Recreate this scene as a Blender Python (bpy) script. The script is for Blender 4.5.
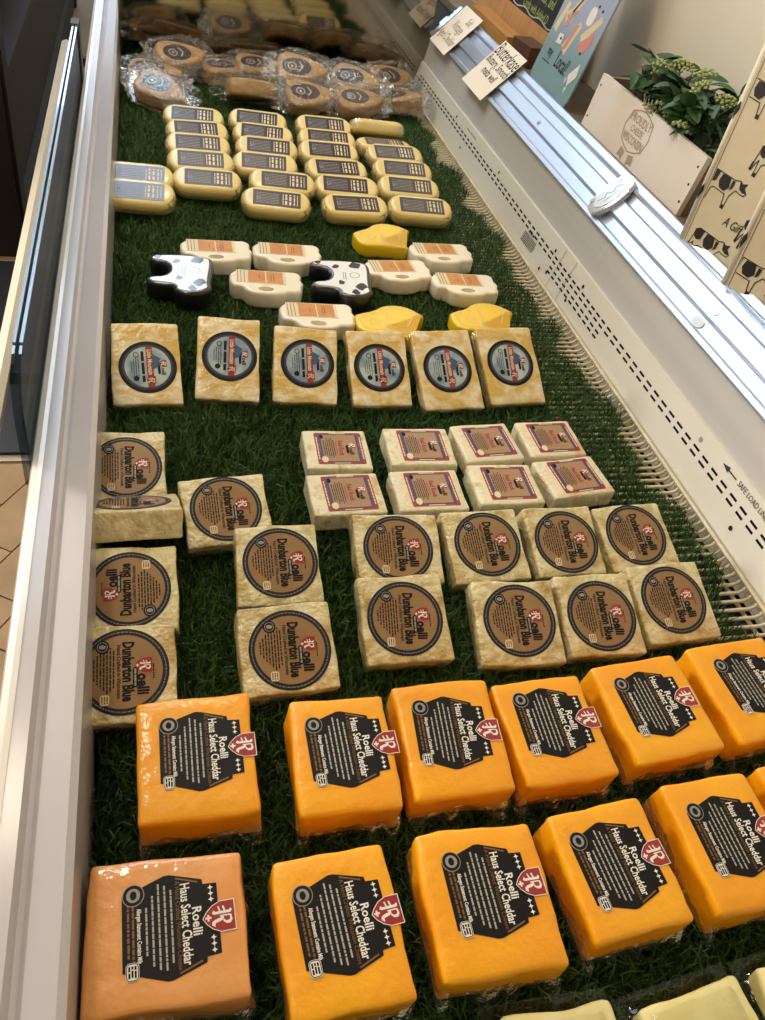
import bpy, bmesh, math, random
import numpy as np
from mathutils import Vector, Matrix, noise

# ------------------------------------------------------------------ scene, camera, light
sc = bpy.context.scene
for o in list(bpy.data.objects): bpy.data.objects.remove(o, do_unlink=True)
col = sc.collection
sc.view_settings.view_transform = 'Standard'
sc.view_settings.look = 'None'
sc.view_settings.exposure = -0.1
sc.view_settings.gamma = 1.0
sc.view_settings.use_curve_mapping = False

cam_d = bpy.data.cameras.new('camera'); cam = bpy.data.objects.new('camera', cam_d); col.objects.link(cam)
cam_d.sensor_fit = 'VERTICAL'; cam_d.sensor_height = 36.0; cam_d.lens = 36.0*825/1020
cam_d.clip_start = 0.02; cam_d.clip_end = 60
CM = Matrix(((0.96582198, 0.0322886, -0.25718737), (-0.20786164, 0.68926189, -0.69405445), (0.15485941, 0.72379244, 0.67241585)))
cam.matrix_world = Matrix.Translation((0, 0, 0.72)) @ CM.to_4x4()
sc.camera = cam

wd = bpy.data.worlds.new('world'); sc.world = wd; wd.use_nodes = True
wd.node_tree.nodes['Background'].inputs[0].default_value = (0.95, 0.86, 0.76, 1)
wd.node_tree.nodes['Background'].inputs[1].default_value = 0.10

def area(name, loc, target, sx, sy, power, colr, spread=180):
    l = bpy.data.lights.new(name, 'AREA'); l.shape = 'RECTANGLE'; l.size = sx; l.size_y = sy
    l.energy = power; l.color = colr; l.spread = math.radians(spread)
    o = bpy.data.objects.new(name, l); col.objects.link(o); o.location = loc
    o.rotation_euler = (Vector(target)-Vector(loc)).to_track_quat('-Z', 'Y').to_euler()
    return o
# cool daylight from a skylight over the aisle and the window in the far wall, the shop's side windows, warm ceiling lamps
sk = area('skylight', (-0.28, 3.5, 2.12), (-0.28, 3.5, 0), 0.62, 2.6, 40, (0.60, 0.79, 1.0)); sk.rotation_euler = (0, 0, 0)
area('far_window_light', (-0.6, 6.95, 1.35), (-0.6, 0, 1.30), 1.9, 1.4, 30, (0.58, 0.76, 1.0))
area('side_window_light', (-3.5, 3.9, 1.30), (1.0, 1.5, 0.25), 1.1, 1.1, 320, (1.0, 0.965, 0.91))
area('ceiling_lamp_a', (-0.55, 1.45, 2.1), (0.35, 0.7, 0), 0.30, 0.30, 13, (1.0, 0.84, 0.63))
area('ceiling_lamp_b', (0.25, 2.2, 2.1), (0.4, 1.3, 0), 0.30, 0.30, 8, (1.0, 0.84, 0.63))
area('ceiling_lamp_c', (-0.9, 0.3, 2.1), (0.3, 0.6, 0), 0.30, 0.30, 4, (1.0, 0.84, 0.63))

# ------------------------------------------------------------------ helpers
def S(r, g, b):
    f = lambda c: (c/255/12.92) if c/255 <= .04045 else ((c/255+.055)/1.055)**2.4
    return (f(r), f(g), f(b))
MATS = {}
def mat(name, c1, c2=None, scale=20, detail=4, rough=.5, metal=0, coat=0, coat_r=.1, bump=0, bscale=None, sss=0, alpha=1, thr=None, spec=.5, stretch=None, emis=0):
    if name in MATS: return MATS[name]
    m = bpy.data.materials.new(name); m.use_nodes = True; nt = m.node_tree; N = nt.nodes; L = nt.links
    p = N['Principled BSDF']
    p.inputs['Base Color'].default_value = (*c1, 1); p.inputs['Roughness'].default_value = rough
    p.inputs['Metallic'].default_value = metal; p.inputs['Coat Weight'].default_value = coat
    p.inputs['Coat Roughness'].default_value = coat_r; p.inputs['Specular IOR Level'].default_value = spec
    p.inputs['Alpha'].default_value = alpha
    if sss:
        p.inputs['Subsurface Weight'].default_value = sss
        p.inputs['Subsurface Radius'].default_value = (.012, .006, .003)
        p.inputs['Subsurface Scale'].default_value = 1.0
    if emis:
        p.inputs['Emission Color'].default_value = (*c1, 1); p.inputs['Emission Strength'].default_value = emis
    if c2 is not None or bump:
        tc = N.new('ShaderNodeTexCoord'); oi = N.new('ShaderNodeObjectInfo')
        mu = N.new('ShaderNodeMath'); mu.operation = 'MULTIPLY'; mu.inputs[1].default_value = 37
        L.new(oi.outputs['Random'], mu.inputs[0])
        ad = N.new('ShaderNodeVectorMath'); ad.operation = 'ADD'
        src = tc.outputs['Object']
        if stretch:
            mp = N.new('ShaderNodeMapping'); mp.inputs['Scale'].default_value = stretch
            L.new(src, mp.inputs[0]); src = mp.outputs[0]
        L.new(src, ad.inputs[0]); L.new(mu.outputs[0], ad.inputs[1])
    if c2 is not None:
        n = N.new('ShaderNodeTexNoise'); n.inputs['Scale'].default_value = scale; n.inputs['Detail'].default_value = detail
        L.new(ad.outputs[0], n.inputs['Vector'])
        r = N.new('ShaderNodeValToRGB'); a, b = thr or (.35, .65)
        r.color_ramp.elements[0].position = a; r.color_ramp.elements[1].position = b
        r.color_ramp.elements[0].color = (*c1, 1); r.color_ramp.elements[1].color = (*c2, 1)
        L.new(n.outputs['Fac'], r.inputs[0]); L.new(r.outputs[0], p.inputs['Base Color'])
    if bump:
        n2 = N.new('ShaderNodeTexNoise'); n2.inputs['Scale'].default_value = bscale or scale; n2.inputs['Detail'].default_value = 3
        L.new(ad.outputs[0], n2.inputs['Vector'])
        bp = N.new('ShaderNodeBump'); bp.inputs['Strength'].default_value = bump; bp.inputs['Distance'].default_value = .004
        L.new(n2.outputs['Fac'], bp.inputs['Height']); L.new(bp.outputs[0], p.inputs['Normal'])
        if coat: L.new(bp.outputs[0], p.inputs['Coat Normal'])
    MATS[name] = m
    return m

cheddar = mat('cheddar', S(249, 174, 2), S(243, 158, 1), 14, 4, .45, coat=.35, coat_r=.07, bump=.32, bscale=75, sss=.04)
cheddar_glare = mat('cheddar_glare', S(236, 164, 90), S(228, 152, 74), 14, 4, .42, coat=.9, coat_r=.08, bump=.5, bscale=45, sss=.04)  # same cheddar, salmon tone carries the milky glare on one wrapper
blue_rind = mat('blue_rind', S(226, 214, 168), S(174, 142, 62), 48, 8, .5, coat=.6, coat_r=.12, bump=.85, bscale=150, thr=(.42, .72))
alpine = mat('alpine', S(208, 174, 88), S(238, 226, 194), 34, 8, .45, coat=.6, coat_r=.12, bump=.6, bscale=110, thr=(.42, .66))
red_rind = mat('red_rind', S(226, 218, 184), S(198, 168, 108), 60, 8, .55, coat=.3, coat_r=.2, bump=.6, bscale=170, thr=(.52, .72))
red_rind_pink = mat('red_rind_pink', S(224, 212, 180), S(212, 150, 76), 24, 6, .55, coat=.3, coat_r=.2, bump=.6, bscale=170, thr=(.55, .75))
muenster = mat('muenster', S(234, 212, 142), S(228, 200, 122), 14, 3, .4, coat=.6, coat_r=.12, bump=.15, bscale=30, sss=.1)
wedge_rind = mat('wedge_rind', S(196, 158, 98), S(170, 126, 70), 40, 6, .5, coat=.4, coat_r=.12, bump=.5, bscale=90)
white_wax = mat('white_wax', S(240, 230, 206), None, rough=.35, coat=.5, coat_r=.1, sss=.1)
yellow_wax = mat('yellow_wax', S(246, 206, 28), S(240, 196, 16), 12, 3, .38, coat=.5, coat_r=.1, sss=.1)
pale_cheese = mat('pale_cheese', S(236, 224, 150), S(244, 236, 178), 30, 4, .5, bump=.3, bscale=60)
black_ink = mat('black_ink', S(15, 11, 11), None, rough=.55, spec=.25)
soft_black = mat('soft_black', S(26, 22, 22), None, rough=.6, spec=.2)
navy = mat('navy', S(26, 28, 40), None, rough=.5, spec=.3)
rim_navy = mat('rim_navy', S(36, 48, 66), None, rough=.35, coat=.4)
navy2 = mat('navy_frame', S(60, 62, 104), None, rough=.4)
tan = mat('tan_paper', S(152, 118, 72), S(140, 106, 62), 30, 2, .42, coat=.4, coat_r=.2)
tan2 = mat('tan_paper_light', S(162, 126, 88), None, rough=.42, coat=.3)
ice = mat('ice_blue_paper', S(178, 192, 190), S(116, 138, 154), 40, 2, .4, coat=.4)
red = mat('red_ink', S(154, 30, 34), None, rough=.35, coat=.3)
white = mat('white_ink', S(236, 232, 224), None, rough=.4)
cream_ink = mat('cream_ink', S(222, 206, 168), None, rough=.4)
brown_ink = mat('brown_ink', S(120, 84, 44), None, rough=.4)
dim_white = mat('dim_white_ink', S(176, 172, 162), None, rough=.45)
grey_ink = mat('grey_ink', S(150, 146, 140), None, rough=.4)
purple = mat('purple_label', S(42, 31, 45), S(50, 38, 52), 40, 2, .3, coat=.6, coat_r=.06)
orange_ink = mat('orange_ink', S(206, 142, 76), S(196, 128, 62), 40, 2, .4)
mountain_ink = mat('mountain_ink', S(48, 84, 124), None, rough=.4)
cow_white = mat('cow_white', S(236, 236, 236), None, rough=.3, coat=.5)
cow_black = mat('cow_black', S(24, 24, 28), None, rough=.3, coat=.7, coat_r=.08)
def clear(name, tint, base, edge, rough, bump=0, bscale=60, haze=0.0):
    m = bpy.data.materials.new(name); m.use_nodes = True; nt = m.node_tree; N = nt.nodes; L = nt.links
    N.remove(N['Principled BSDF']); out = N['Material Output']
    tr = N.new('ShaderNodeBsdfTransparent'); tr.inputs[0].default_value = (*tint, 1)
    gl = N.new('ShaderNodeBsdfGlossy'); gl.inputs['Roughness'].default_value = rough
    fr = N.new('ShaderNodeFresnel'); fr.inputs[0].default_value = 1.5
    mr = N.new('ShaderNodeMapRange'); mr.inputs[1].default_value = .04; mr.inputs[2].default_value = .6; mr.inputs[3].default_value = base; mr.inputs[4].default_value = edge
    L.new(fr.outputs[0], mr.inputs[0]); mx = N.new('ShaderNodeMixShader')
    L.new(mr.outputs[0], mx.inputs[0]); L.new(tr.outputs[0], mx.inputs[1]); L.new(gl.outputs[0], mx.inputs[2])
    res = mx
    if haze:
        df = N.new('ShaderNodeBsdfDiffuse'); df.inputs[0].default_value = (.85, .84, .80, 1); m2 = N.new('ShaderNodeMixShader'); m2.inputs[0].default_value = haze
        L.new(mx.outputs[0], m2.inputs[1]); L.new(df.outputs[0], m2.inputs[2]); res = m2
    if bump:
        tc = N.new('ShaderNodeTexCoord'); n = N.new('ShaderNodeTexNoise'); n.inputs['Scale'].default_value = bscale; n.inputs['Detail'].default_value = 3
        b = N.new('ShaderNodeBump'); b.inputs['Strength'].default_value = bump; b.inputs['Distance'].default_value = .006
        L.new(tc.outputs['Object'], n.inputs['Vector']); L.new(n.outputs['Fac'], b.inputs['Height']); L.new(b.outputs[0], gl.inputs['Normal'])
    L.new(res.outputs[0], out.inputs['Surface']); MATS[name] = m; return m
film = clear('clear_film', (.97, .97, .95), .06, .55, .10, .8, 110, .03)
film_thin = clear('thin_film', (.97, .97, .96), .05, .5, .07, .9, 70, .025)
bag_film = clear('bag_film', (.97, .97, .96), .03, .45, .06, .12, 40, .004)
enamel = mat('white_enamel', S(226, 222, 210), S(220, 215, 200), 3, 3, .4, coat=.2, coat_r=.2)
enamel_frame = mat('frame_enamel', S(184, 179, 181), S(176, 171, 172), 4, 3, .32, coat=.3, coat_r=.15)
duct_grey = mat('duct_grey', S(200, 198, 194), S(190, 187, 180), 5, 3, .45, stretch=(1, .1, 6))
alu = mat('brushed_aluminium', S(204, 214, 230), S(196, 206, 224), 30, 2, .30, metal=.75, stretch=(20, .4, 20))
chrome = mat('chrome', S(230, 228, 226), None, rough=.08, metal=1)
badge_face = mat('badge_face', S(214, 226, 232), None, rough=.15, coat=.6)
badge_ink = mat('badge_ink', S(120, 150, 170), None, rough=.3)
dark_hole = mat('dark_hole', S(14, 13, 12), None, rough=.9)
rack_m = mat('rack_cream', S(222, 212, 184), S(206, 190, 152), 30, 3, .5)
steel_end = mat('polished_end', S(150, 142, 130), S(140, 132, 118), 4, 3, .06, metal=1)
turf_back = mat('turf_backing', S(26, 38, 16), None, rough=.95)
wall_m = mat('wall_paint', S(230, 222, 204), S(224, 214, 192), 2, 3, .85)
ceil_m = mat('ceiling_paint', S(206, 200, 190), None, rough=.9)
floor_m = mat('grout', S(96, 80, 60), None, rough=.9)
tile_m = mat('floor_tile', S(176, 142, 96), S(156, 122, 78), 9, 4, .5)
tile_far = mat('floor_far', S(120, 98, 68), S(104, 84, 58), 5, 4, .6)
mat_black = mat('mat_rubber', S(40, 42, 46), S(34, 36, 38), 50, 3, .7)
mat_edge = mat('mat_border', S(186, 178, 156), None, rough=.6)
bumper_m = mat('bumper_cream', S(212, 200, 176), None, rough=.5)
dark_trim = mat('dark_trim', S(28, 25, 24), None, rough=.6)
case_m = mat('case_body', S(70, 66, 64), None, rough=.6)
dark_wood = mat('dark_wood', S(34, 24, 18), S(26, 18, 14), 6, 4, .7, stretch=(8, 8, 1))
carton_m = mat('carton', S(120, 88, 56), None, rough=.8)
glass_m = clear('pane_glass', (.55, .60, .64), .015, .14, .02)
glass_edge = mat('glass_edge', S(170, 196, 222), None, rough=.12, coat=1, coat_r=.03, metal=.6)
ledge_m = mat('ledge_laminate', S(120, 104, 84), S(108, 92, 72), 8, 3, .5)
white_wood = mat('white_wood', S(242, 234, 226), S(234, 218, 200), 7, 4, .6, stretch=(1, .35, 4))
shaded_wood = mat('shaded_wood', S(142, 126, 108), S(128, 112, 94), 9, 4, .7, stretch=(1, .35, 4))  # darker taupe puts the shade of the crate's end boards into their colour
stamp_ink = mat('stamp_ink', S(182, 160, 142), None, rough=.7)
pine = mat('pine_wood', S(196, 142, 78), S(182, 126, 62), 10, 4, .5, stretch=(6, .4, 6))
walnut = mat('walnut_block', S(98, 66, 40), S(86, 56, 34), 12, 4, .6, stretch=(6, .6, 6))
chalk_black = mat('chalkboard', S(24, 24, 22), None, rough=.8)
chalk_green = mat('chalk_green', S(150, 166, 92), None, rough=.9)
chalk_white = mat('chalk_white', S(190, 190, 180), None, rough=.9)
card_m = mat('card_stock', S(244, 232, 214), None, rough=.7)
pen_ink = mat('pen_ink', S(44, 38, 36), None, rough=.7)
pen_faint = mat('pen_faint', S(150, 132, 108), None, rough=.7)
kraft = mat('kraft_board', S(222, 208, 178), S(214, 200, 168), 12, 3, .6)
kraft_edge = mat('kraft_edge', S(236, 226, 206), None, rough=.6)
print_black = mat('print_black', S(34, 28, 26), None, rough=.6)
acrylic = mat('blue_acrylic', S(170, 205, 235), None, rough=.1, alpha=.45, spec=.7)
leaf_m = mat('leaf', S(70, 104, 50), S(44, 78, 40), 14, 3, .5)
leaf_m2 = mat('leaf_blue_green', S(74, 110, 82), S(56, 90, 66), 14, 3, .5)
stem_m = mat('stem', S(72, 86, 44), None, rough=.6)
berry_m = mat('berry', S(188, 194, 128), S(156, 168, 96), 40, 2, .45)
maroon = mat('maroon_foil', S(92, 20, 34), None, rough=.4)
sand_ink = mat('sand_ink', S(226, 204, 160), None, rough=.6)
rose_ink = mat('rose_ink', S(214, 142, 128), None, rough=.6)

def gradient_sign():
    m = bpy.data.materials.new('sign_blue'); m.use_nodes = True; nt = m.node_tree; N = nt.nodes; L = nt.links
    p = N['Principled BSDF']; p.inputs['Roughness'].default_value = .55
    tc = N.new('ShaderNodeTexCoord'); sp = N.new('ShaderNodeSeparateXYZ'); r = N.new('ShaderNodeValToRGB')
    mr = N.new('ShaderNodeMapRange'); mr.inputs[1].default_value = .08; mr.inputs[2].default_value = .16
    L.new(tc.outputs['Object'], sp.inputs[0]); L.new(sp.outputs['Y'], mr.inputs[0]); L.new(mr.outputs[0], r.inputs[0])
    r.color_ramp.elements[0].color = (*S(126, 158, 162), 1); r.color_ramp.elements[1].color = (*S(164, 172, 194), 1)
    L.new(r.outputs[0], p.inputs['Base Color']); return m
sign_m = gradient_sign()

def me(name, v, f, m, smooth=False):
    d = bpy.data.meshes.new(name); d.from_pydata([tuple(p) for p in v], [], f); d.update()
    if m: d.materials.append(m)
    if smooth: d.polygons.foreach_set('use_smooth', [True]*len(d.polygons))
    return d
def ob(name, data, parent=None, loc=(0, 0, 0), rot=(0, 0, 0), scale=(1, 1, 1)):
    o = bpy.data.objects.new(name, data); col.objects.link(o)
    o.location = loc; o.rotation_euler = rot; o.scale = scale
    if parent: o.parent = parent
    return o
def tag(o, label=None, cat=None, group=None, kind=None):
    if label: o['label'] = label
    if cat: o['category'] = cat
    if group: o['group'] = group
    if kind: o['kind'] = kind
    return o
def thing(name, label, cat, loc=(0, 0, 0), rot=(0, 0, 0), group=None):
    return tag(ob(name, None, None, loc, rot), label, cat, group)

class MB:
    def __init__(s): s.v = []; s.f = []
    def add(s, v, f):
        n = len(s.v); s.v += [tuple(p) for p in v]; s.f += [tuple(i+n for i in q) for q in f]; return s
    def box(s, x0, x1, y0, y1, z0, z1):
        return s.add([(x0,y0,z0),(x1,y0,z0),(x1,y1,z0),(x0,y1,z0),(x0,y0,z1),(x1,y0,z1),(x1,y1,z1),(x0,y1,z1)],
                     [(0,3,2,1),(4,5,6,7),(0,1,5,4),(1,2,6,5),(2,3,7,6),(3,0,4,7)])
    def quad(s, u0, v0, u1, v1, z=0): return s.add([(u0,v0,z),(u1,v0,z),(u1,v1,z),(u0,v1,z)], [(0,1,2,3)])
    def poly(s, pts, z=0): return s.add([(p[0],p[1],z) for p in pts], [tuple(range(len(pts)))])
    def disc(s, u, v, r, z=0, n=28, ry=None, a0=0):
        ry = ry or r
        return s.poly([(u+r*math.cos(a0+2*math.pi*k/n), v+ry*math.sin(a0+2*math.pi*k/n)) for k in range(n)], z)
    def ring(s, u, v, r0, r1, z=0, n=40, k0=1, k1=1):
        P = []; F = []
        for k in range(n):
            a = 2*math.pi*k/n; c, d = math.cos(a), math.sin(a)
            P += [(u+r0*c, v+r0*d*k0, z), (u+r1*c, v+r1*d*k1, z)]
            j = (k+1) % n; F.append((2*k, 2*k+1, 2*j+1, 2*j))
        return s.add(P, F)
    def line(s, pts, w, z=0, closed=False):
        P = [Vector((p[0], p[1])) for p in pts]; n = len(P)
        for k in range(n if closed else n-1):
            a, b = P[k], P[(k+1) % n]; d = (b-a)
            if d.length < 1e-9: continue
            d.normalize(); q = Vector((-d.y, d.x))*w/2; e = d*w*.3
            s.add([(*(a-q-e), z), (*(b-q+e), z), (*(b+q+e), z), (*(a+q-e), z)], [(0,1,2,3)])
        return s
    def prism(s, pts, z0, z1):
        n = len(pts)
        return s.add([(p[0],p[1],z0) for p in pts]+[(p[0],p[1],z1) for p in pts],
                     [tuple(reversed(range(n))), tuple(range(n, 2*n))]+[(k,(k+1)%n,n+(k+1)%n,n+k) for k in range(n)])
    def tube(s, pts, r, n=8):
        pts = [Vector(p) for p in pts]; rings = []; base = len(s.v)
        for i, p in enumerate(pts):
            d = (pts[min(i+1, len(pts)-1)]-pts[max(i-1, 0)]).normalized()
            a = d.orthogonal().normalized() if i == 0 else (a-d*a.dot(d)).normalized()
            b = d.cross(a); rr = r[i] if isinstance(r, (list, tuple)) else r
            s.v += [tuple(p+(a*math.cos(2*math.pi*k/n)+b*math.sin(2*math.pi*k/n))*rr) for k in range(n)]
        for i in range(len(pts)-1):
            for k in range(n):
                j = (k+1) % n; s.f.append((base+i*n+k, base+i*n+j, base+(i+1)*n+j, base+(i+1)*n+k))
        s.f.append(tuple(base+k for k in reversed(range(n)))); s.f.append(tuple(base+(len(pts)-1)*n+k for k in range(n)))
        return s
    def text(s, t, size, u, v, align='CENTER', sx=1.0, bold=0.0, rot=0.0, shear=0.0, z=0):
        c = bpy.data.curves.new('t', 'FONT'); c.body = t; c.size = size; c.align_x = align; c.align_y = 'CENTER'
        c.offset = bold; c.resolution_u = 2; c.shear = shear; c.fill_mode = 'FRONT'
        o = bpy.data.objects.new('t', c); col.objects.link(o)
        d = bpy.data.meshes.new_from_object(o)
        ca, sa = math.cos(rot), math.sin(rot)
        V = [(u+p.co.x*sx*ca-p.co.y*sa, v+p.co.x*sx*sa+p.co.y*ca, z) for p in d.vertices]
        s.add(V, [tuple(q.vertices) for q in d.polygons])
        bpy.data.objects.remove(o); bpy.data.curves.remove(c); bpy.data.meshes.remove(d)
        return s
    def dashes(s, u0, u1, v, h, seed, z=0, gap=.25):
        r = random.Random(seed); u = u0
        while u < u1:
            w = h*r.uniform(1.2, 4.5); e = min(u+w, u1)
            s.quad(u, v-h/2, e, v+h/2, z); u = e+h*(.45+gap*r.random())
        return s
    def curved_text(s, t, size, r, a_mid, da, bold=0, sx=1, z=0):
        n = len(t)
        for i, ch in enumerate(t):
            if ch == ' ': continue
            a = a_mid-(i-(n-1)/2)*da
            s.text(ch, size, r*math.cos(a), r*math.sin(a), 'CENTER', sx, bold, a-math.pi/2, z=z)
        return s
    def build(s, name, m, parent=None, loc=(0,0,0), rot=(0,0,0), smooth=False): return ob(name, me(name, s.v, s.f, m, smooth), parent, loc, rot)
    def mesh(s, name, m, smooth=False): return me(name, s.v, s.f, m, smooth)

def rblock(w, d, t, r, cuts, amp, seed, sag=0.0):
    """rounded block standing on z=0, sides slightly uneven like hand cut cheese"""
    bm = bmesh.new(); bmesh.ops.create_cube(bm, size=1.0)
    bmesh.ops.subdivide_edges(bm, edges=bm.edges[:], cuts=cuts, use_grid_fill=True)
    off = Vector((seed*7.13, seed*3.7, seed*1.9))
    N_ = cuts+1
    def grid(c, L_):
        k = int(round((c+.5)*N_)); half = k if k <= N_-k else N_-k; sgn = -1 if k <= N_-k else 1
        if half == 0: a = 0
        elif half == 1: a = .3*r
        elif half == 2: a = r
        else: a = r+(L_/2-r)*(half-2)/(N_/2-2)
        return sgn*(L_/2-a)
    H = Vector((w/2, d/2, t/2)); I = H-Vector((r, r, r))
    for v in bm.verts:
        p = Vector([grid(v.co[k], (w, d, t)[k]) for k in range(3)])
        q = Vector([max(-I[k], min(I[k], p[k])) for k in range(3)])
        e = p-q
        if e.length > 1e-9: p = q+e.normalized()*r
        n = noise.noise_vector(p*24+off); n2 = noise.noise_vector(p*60+off*2)
        sx, sy = abs(p.x)/(w/2), abs(p.y)/(d/2)
        p.x += (n.x*.75+n2.x*.25)*amp*sx**3; p.y += (n.y*.75+n2.y*.25)*amp*sy**3
        if p.z < 0: p.z += n.z*amp*.3
        p.z += -sag*max(0, max(sx, sy)-.8)*5*(1 if p.z > 0 else 0)
        v.co = p+Vector((0, 0, t/2))
    d_ = bpy.data.meshes.new('body'); bm.to_mesh(d_); bm.free()
    d_.polygons.foreach_set('use_smooth', [True]*len(d_.polygons)); return d_

def smooth_outline(pts, it=2):
    for _ in range(it):
        q = []
        for k in range(len(pts)):
            a, b = pts[k], pts[(k+1) % len(pts)]
            q += [(a[0]*.75+b[0]*.25, a[1]*.75+b[1]*.25), (a[0]*.25+b[0]*.75, a[1]*.25+b[1]*.75)]
        pts = q
    return pts
def offset(pts, d):
    n = len(pts); out = []
    ar = sum(pts[k][0]*pts[(k+1)%n][1]-pts[(k+1)%n][0]*pts[k][1] for k in range(n))
    sg = 1 if ar > 0 else -1
    for k in range(n):
        a, b, c = Vector(pts[k-1]), Vector(pts[k]), Vector(pts[(k+1) % n])
        e = (b-a).normalized()+(c-b).normalized()
        if e.length < 1e-6: e = (c-b)
        e.normalize(); nrm = Vector((-e.y, e.x))*sg
        out.append(tuple(b+nrm*d))
    return out
def rprism(pts, t, r, hole=None, depth=0.0, steps=3):
    """slab with rounded upper and lower rims from an outline, optional recess"""
    bm = bmesh.new(); rings = []
    prof = [(r*(1-math.sin(math.pi/2*k/steps)), r*(1-math.cos(math.pi/2*k/steps))) for k in range(steps+1)]   # inset, height
    lay = [(i, h) for i, h in prof]+[(i, t-h) for i, h in reversed(prof)]
    for ins, z in lay:
        rings.append([bm.verts.new((p[0], p[1], z)) for p in offset(pts, ins)])
    n = len(pts)
    for a, b in zip(rings[:-1], rings[1:]):
        for k in range(n): bm.faces.new((a[k], a[(k+1) % n], b[(k+1) % n], b[k]))
    bm.faces.new(list(reversed(rings[0])))
    if hole:
        h0 = [bm.verts.new((p[0], p[1], t)) for p in hole]; h1 = [bm.verts.new((p[0], p[1], t-depth)) for p in offset(hole, .002)]
        m = len(hole)
        for k in range(m): bm.faces.new((h0[(k+1) % m], h0[k], h1[k], h1[(k+1) % m]))
        bm.faces.new(h1)
        ed = []
        for L_ in (rings[-1], h0):
            for k in range(len(L_)):
                e = bm.edges.get((L_[k], L_[(k+1) % len(L_)])); ed.append(e)
        bmesh.ops.triangle_fill(bm, edges=ed, use_beauty=True, use_dissolve=False)
    else: bm.faces.new(rings[-1])
    bmesh.ops.recalc_face_normals(bm, faces=bm.faces[:])
    d = bpy.data.meshes.new('slab'); bm.to_mesh(d); bm.free()
    nr = (len(lay)-1)*n
    d.polygons.foreach_set('use_smooth', [k < nr for k in range(len(d.polygons))]); return d
def with_mat(d, m): d.materials.clear(); d.materials.append(m); return d
def ellipse(rx, ry, n=24, cx=0, cy=0): return [(cx+rx*math.cos(2*math.pi*k/n), cy+ry*math.sin(2*math.pi*k/n)) for k in range(n)]
def rrect(w, h, r, n=4, cx=0, cy=0):
    P = []
    for ax, ay, a0 in ((1,1,0),(-1,1,90),(-1,-1,180),(1,-1,270)):
        for k in range(n+1):
            a = math.radians(a0+90*k/n); P.append((cx+ax*(w/2-r)+r*math.cos(a), cy+ay*(h/2-r)+r*math.sin(a)))
    return P

# ------------------------------------------------------------------ room
XW = 1.00                      # wall behind the ledge
def struct(o): o['kind'] = 'structure'; return o
struct(MB().box(-3.6, XW, -2.6, 7.0, -.60, -.56).build('floor', tile_far))
struct(MB().box(XW, XW+.1, -2.6, 7.0, -.56, 2.2).build('wall_right', wall_m))
struct(MB().box(-3.7, -3.6, -2.6, 7.0, -.56, 2.2).build('wall_left', wall_m))
struct(MB().box(-3.7, XW+.1, 7.0, 7.1, -.56, 2.2).build('wall_back', wall_m))
struct(MB().box(-3.7, XW+.1, -2.7, -2.6, -.56, 2.2).build('wall_front', wall_m))
struct(MB().box(-3.7, XW+.1, -2.7, 7.1, 2.2, 2.25).build('ceiling', ceil_m))
def window(name, ax, pos, a0, a1, z0, z1):
    w = MB()
    for (p0, p1, q0, q1) in ((a0-.06, a1+.06, z0-.06, z0), (a0-.06, a1+.06, z1, z1+.06), (a0-.06, a0, z0, z1), (a1, a1+.06, z0, z1)):
        if ax == 'y': w.box(p0, p1, pos-.04, pos, q0, q1)
        else: w.box(pos, pos+.04, p0, p1, q0, q1)
    return struct(w.build(name, enamel))
window('window_1', 'y', 7.0, -1.55, .35, .65, 2.05)
window('window_2', 'x', -3.6, 3.3, 4.5, .70, 1.90)
flr = bpy.data.objects['floor']
tile = MB().box(-.0985, .0985, -.0485, .0485, 0, .008).mesh('tile', tile_m)
grout = MB().box(-1.25, -.13, .3, 3.1, -.56, -.5575).build('grout_bed', floor_m, flr)
ca, sa = math.cos(math.radians(58)), math.sin(math.radians(58))
for i in range(-12, 13):
    for j in range(-16, 17):
        u, v = i*.2+(.1 if j % 2 else 0), j*.1
        x, y = -.62+u*ca-v*sa, 1.55+u*sa+v*ca
        if -1.14 < x < -.13 and .42 < y < 2.98 and x > -.95:
            ob('tile', tile, flr, (x, y, -.558), (0, 0, math.radians(58)))
# black mat with a pale border lying on the tiles
t = thing('floor_mat', 'black rubber mat with pale rounded border on the tiled floor', 'mat', (-.555, 1.955, -.5495))
MB().prism(rrect(.80, .91, .09, 6), 0, .004).build('border', mat_edge, t)
MB().prism(rrect(.76, .87, .08, 6), .004, .012).build('mat_pad', mat_black, t)

# dark shelving across the aisle
t = thing('shelving_unit', 'dark wooden shelving unit standing across the aisle', 'shelf', (-.82, 3.30, -.56))
for x, y in ((-.42, -.8), (.42, -.8), (-.42, 2.0), (.42, 2.0)): MB().box(x-.04, x+.04, y-.04, y+.04, 0, 1.5).build('post', dark_wood, t)
for z in (.08, .45, .85, 1.3): MB().box(-.45, .45, -.82, 2.02, z, z+.03).build('shelf_board', dark_wood, t)
MB().box(-.47, -.45, -.82, 2.02, 0, 1.5).build('back_panel', dark_wood, t)
MB().box(.40, .45, -.82, 2.02, 0, .08).build('plinth', dark_wood, t)
MB().box(.405, .43, -.75, 1.95, .11, .45).build('lower_door', dark_wood, t)
MB().box(-.45, .45, -.86, -.84, 0, 1.5).build('side_panel', dark_wood, t)
for k, (y, w, h) in enumerate(((-.45, .3, .2), (.0, .34, .16), (.55, .3, .24))):
    tag(MB().box(-.2, .2, -w/2, w/2, 0, h).build('carton', carton_m, None, (-.70, 3.30+y, -.56+.4815)),
        ['brown carton on the lower shelf beside the first post', 'low brown carton between two cartons on the shelf', 'tall brown carton on the dark shelf'][k], 'box')

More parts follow.
